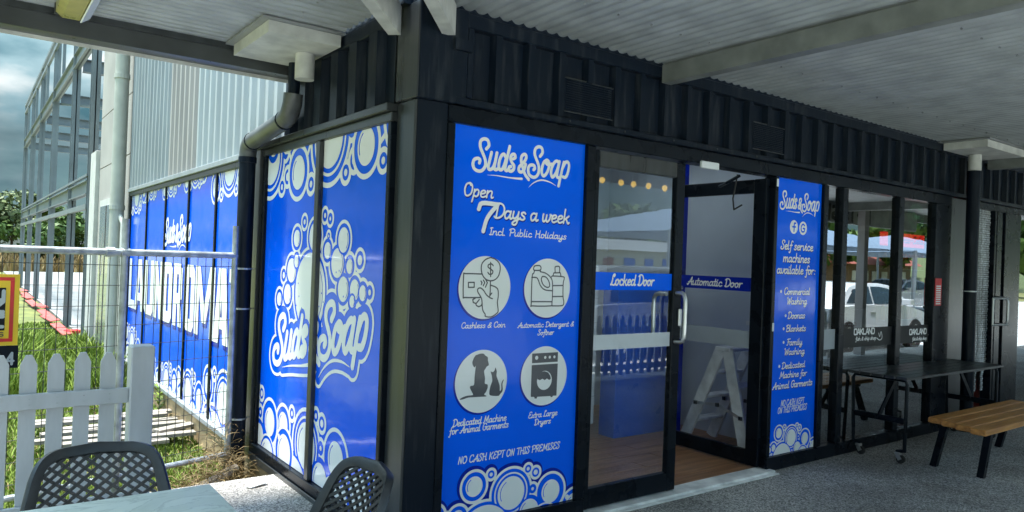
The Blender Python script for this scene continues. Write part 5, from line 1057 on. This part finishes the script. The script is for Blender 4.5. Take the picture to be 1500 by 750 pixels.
def sail(x0, x1, y0, y1, label):
    t = thing('shade_sail', label, 'shade sail', ((x0+x1)/2, (y0+y1)/2, -.2), 'shade sails over the car park'); n = 16; V = []; Fq = []
    for i in range(n+1):
        for j in range(n+1):
            u, v = i/n*2-1, j/n*2-1; d_ = max(abs(u), abs(v)); sag = .0; z = 2.35+.95*(1-d_)**.8; k_ = 1-.06*(1-(u*u if abs(v) > abs(u) else v*v)); V.append(((x0+x1)/2+u*(x1-x0)/2*k_, (y0+y1)/2+v*(y1-y0)/2*k_, z))
    for i in range(n):
        for j in range(n): a = i*(n+1)+j; Fq.append((a, a+1, a+n+2, a+n+1))
    V = np.array(V); o = np_mesh('cloth', np.concatenate([V, V+[0, 0, .02]]), np.concatenate([np.array(Fq), np.array(Fq)[:, ::-1]+len(V)]), 'sail', t)
    for x, y in ((x0, y0), (x1, y0), (x0, y1), (x1, y1)): MB().tube([(x, y, -.2), (x, y, 2.4)], .06, 8).build('post', 'steel', t)
sail(13.0, 19.5, -15, -9.8, 'blue-grey shade sail over the car park, nearest the door, mirrored in glass'); sail(20.5, 28, -16, -10.5, 'blue-grey shade sail over the car park, middle one of three'); sail(29, 38, -17, -11, 'blue-grey shade sail over the car park, farthest from the shop')

# ================================================================ parked cars (seen mirrored in the shop glass)
def car(x, y, z, paint, label, suv=False, flip=1):
    t = thing('parked_car', label, 'car', (x, y, z)); H = 1.62 if suv else 1.44
    def xf(a): return x+a*flip
    lower = [(-2.25, .32), (-2.3, .55), (-2.22, .86), (-1.9, .96), (-.9, 1.0), (.9, .98), (1.7, .86), (2.2, .70), (2.32, .50), (2.28, .30), (1.95, .22), (1.72, .42), (1.40, .58), (1.08, .42), (.95, .22), (-1.0, .22), (-1.13, .42), (-1.45, .58), (-1.77, .42), (-1.95, .24)]
    m = MB(); n = len(lower); rings = []
    for yy, sc_ in ((-.88, .96), (-.80, 1.0), (.80, 1.0), (.88, .96)): rings.append([(xf(a*(sc_ if abs(a) > 2 else 1)), y+yy, z+(b if b < .5 else b*(.5+.5*sc_))) for a, b in lower])
    vs = sum(rings, []); fs = [tuple(range(n)), tuple(range(4*n-1, 3*n-1, -1))]
    for k in range(3):
        for i in range(n): j = (i+1) % n; fs.append((k*n+i, k*n+n+i, k*n+n+j, k*n+j))
    body = m.add(vs, fs).build('body', paint, t, smooth=True)
    cab = [(-2.0 if suv else -1.95, .93), (-1.75 if suv else -1.15, H-.10), (-1.2 if suv else -.6, H-.01), (0.1, H), (.55, H-.05), (1.45, .93)]; ins = [.84, .70, .66, .66, .69, .82]
    m = MB(); k_ = len(cab); vs = [(xf(a), y-q, z+b) for (a, b), q in zip(cab, ins)]+[(xf(a), y+q, z+b) for (a, b), q in zip(cab, ins)]
    m.add(vs, [tuple(range(k_)), tuple(range(2*k_-1, k_-1, -1))]+[(i, k_+i, k_+(i+1) % k_, (i+1) % k_) for i in range(k_)]).build('cabin', paint, t)
    for sgn in (1, -1):
        for poly in ([(-1.6 if suv else -1.45, 1.02), (-1.45 if suv else -1.0, H-.14), (-.35, H-.07), (-.35, 1.0)], [(-.28, 1.0), (-.28, H-.07), (.12, H-.08), (.45, H-.12), (1.15, 1.0)]):
            m = MB(); qv = []
            for a, b in poly: e_ = .84-(b-.93)/(H-.93)*.17; qv.append((xf(a), y+sgn*(e_+.012), z+b))
            m.add(qv, [tuple(range(len(qv)))]); m.add([(a, b-sgn*.02, c) for a, b, c in qv], [tuple(range(len(qv)-1, -1, -1))]).build('side_window', 'carglass', t)
    m = MB(); m.add([(xf(1.40), y-.74, z+.97), (xf(1.40), y+.74, z+.97), (xf(.62), y+.62, z+H-.08), (xf(.62), y-.62, z+H-.08)], [(0, 1, 2, 3)]); m.v = [(a+.03*flip, b, c+.02) for a, b, c in m.v]; m.build('windscreen', 'carglass', t)
    for a in (-1.45, 1.40):
        for sgn in (1, -1):
            wv = MB().tube([(xf(a), y+sgn*.72, z+.33), (xf(a), y+sgn*.90, z+.33)], .33, 20).build('wheel', 'rubber', t); MB().tube([(xf(a), y+sgn*.895, z+.33), (xf(a), y+sgn*.915, z+.33)], .21, 12).build('rim', 'alu', wv)
    for sgn in (1, -1):
        MB().box(min(xf(2.1), xf(2.3)), max(xf(2.1), xf(2.3)), y+sgn*.5-.15, y+sgn*.5+.15, z+.6, z+.72).build('headlight', 'machine', t); MB().box(min(xf(-2.1), xf(-2.28)), max(xf(-2.1), xf(-2.28)), y+sgn*.6-.12, y+sgn*.6+.12, z+.72, z+.88).build('tail_light', 'red', t)
        MB().cbox(min(xf(.75), xf(.95)), max(xf(.75), xf(.95)), y+sgn*.98-.09, y+sgn*.98+.09, z+.98, z+1.10, .01).build('mirror', paint, t)
        MB().box(xf(-.55) if flip > 0 else xf(-.35), xf(-.35) if flip > 0 else xf(-.55), y+sgn*.87-.012, y+sgn*.87+.022, z+.80, z+.83).build('door_handle', 'alu', t)
car(14.1, -5.6, -.2, 'carwhite', 'white hatchback parked by the veranda, mirrored in the shop windows'); car(8.6, -6.6, -.2, 'carsilver', 'silver four-wheel drive parked opposite the doors, mirrored in the door glass', suv=True)
car(33, -13.6, -.2, 'carsilver', 'silver car parked under the shade sails', flip=-1); car(21.5, -14, -.2, 'carwhite', 'white car parked under the middle shade sail')
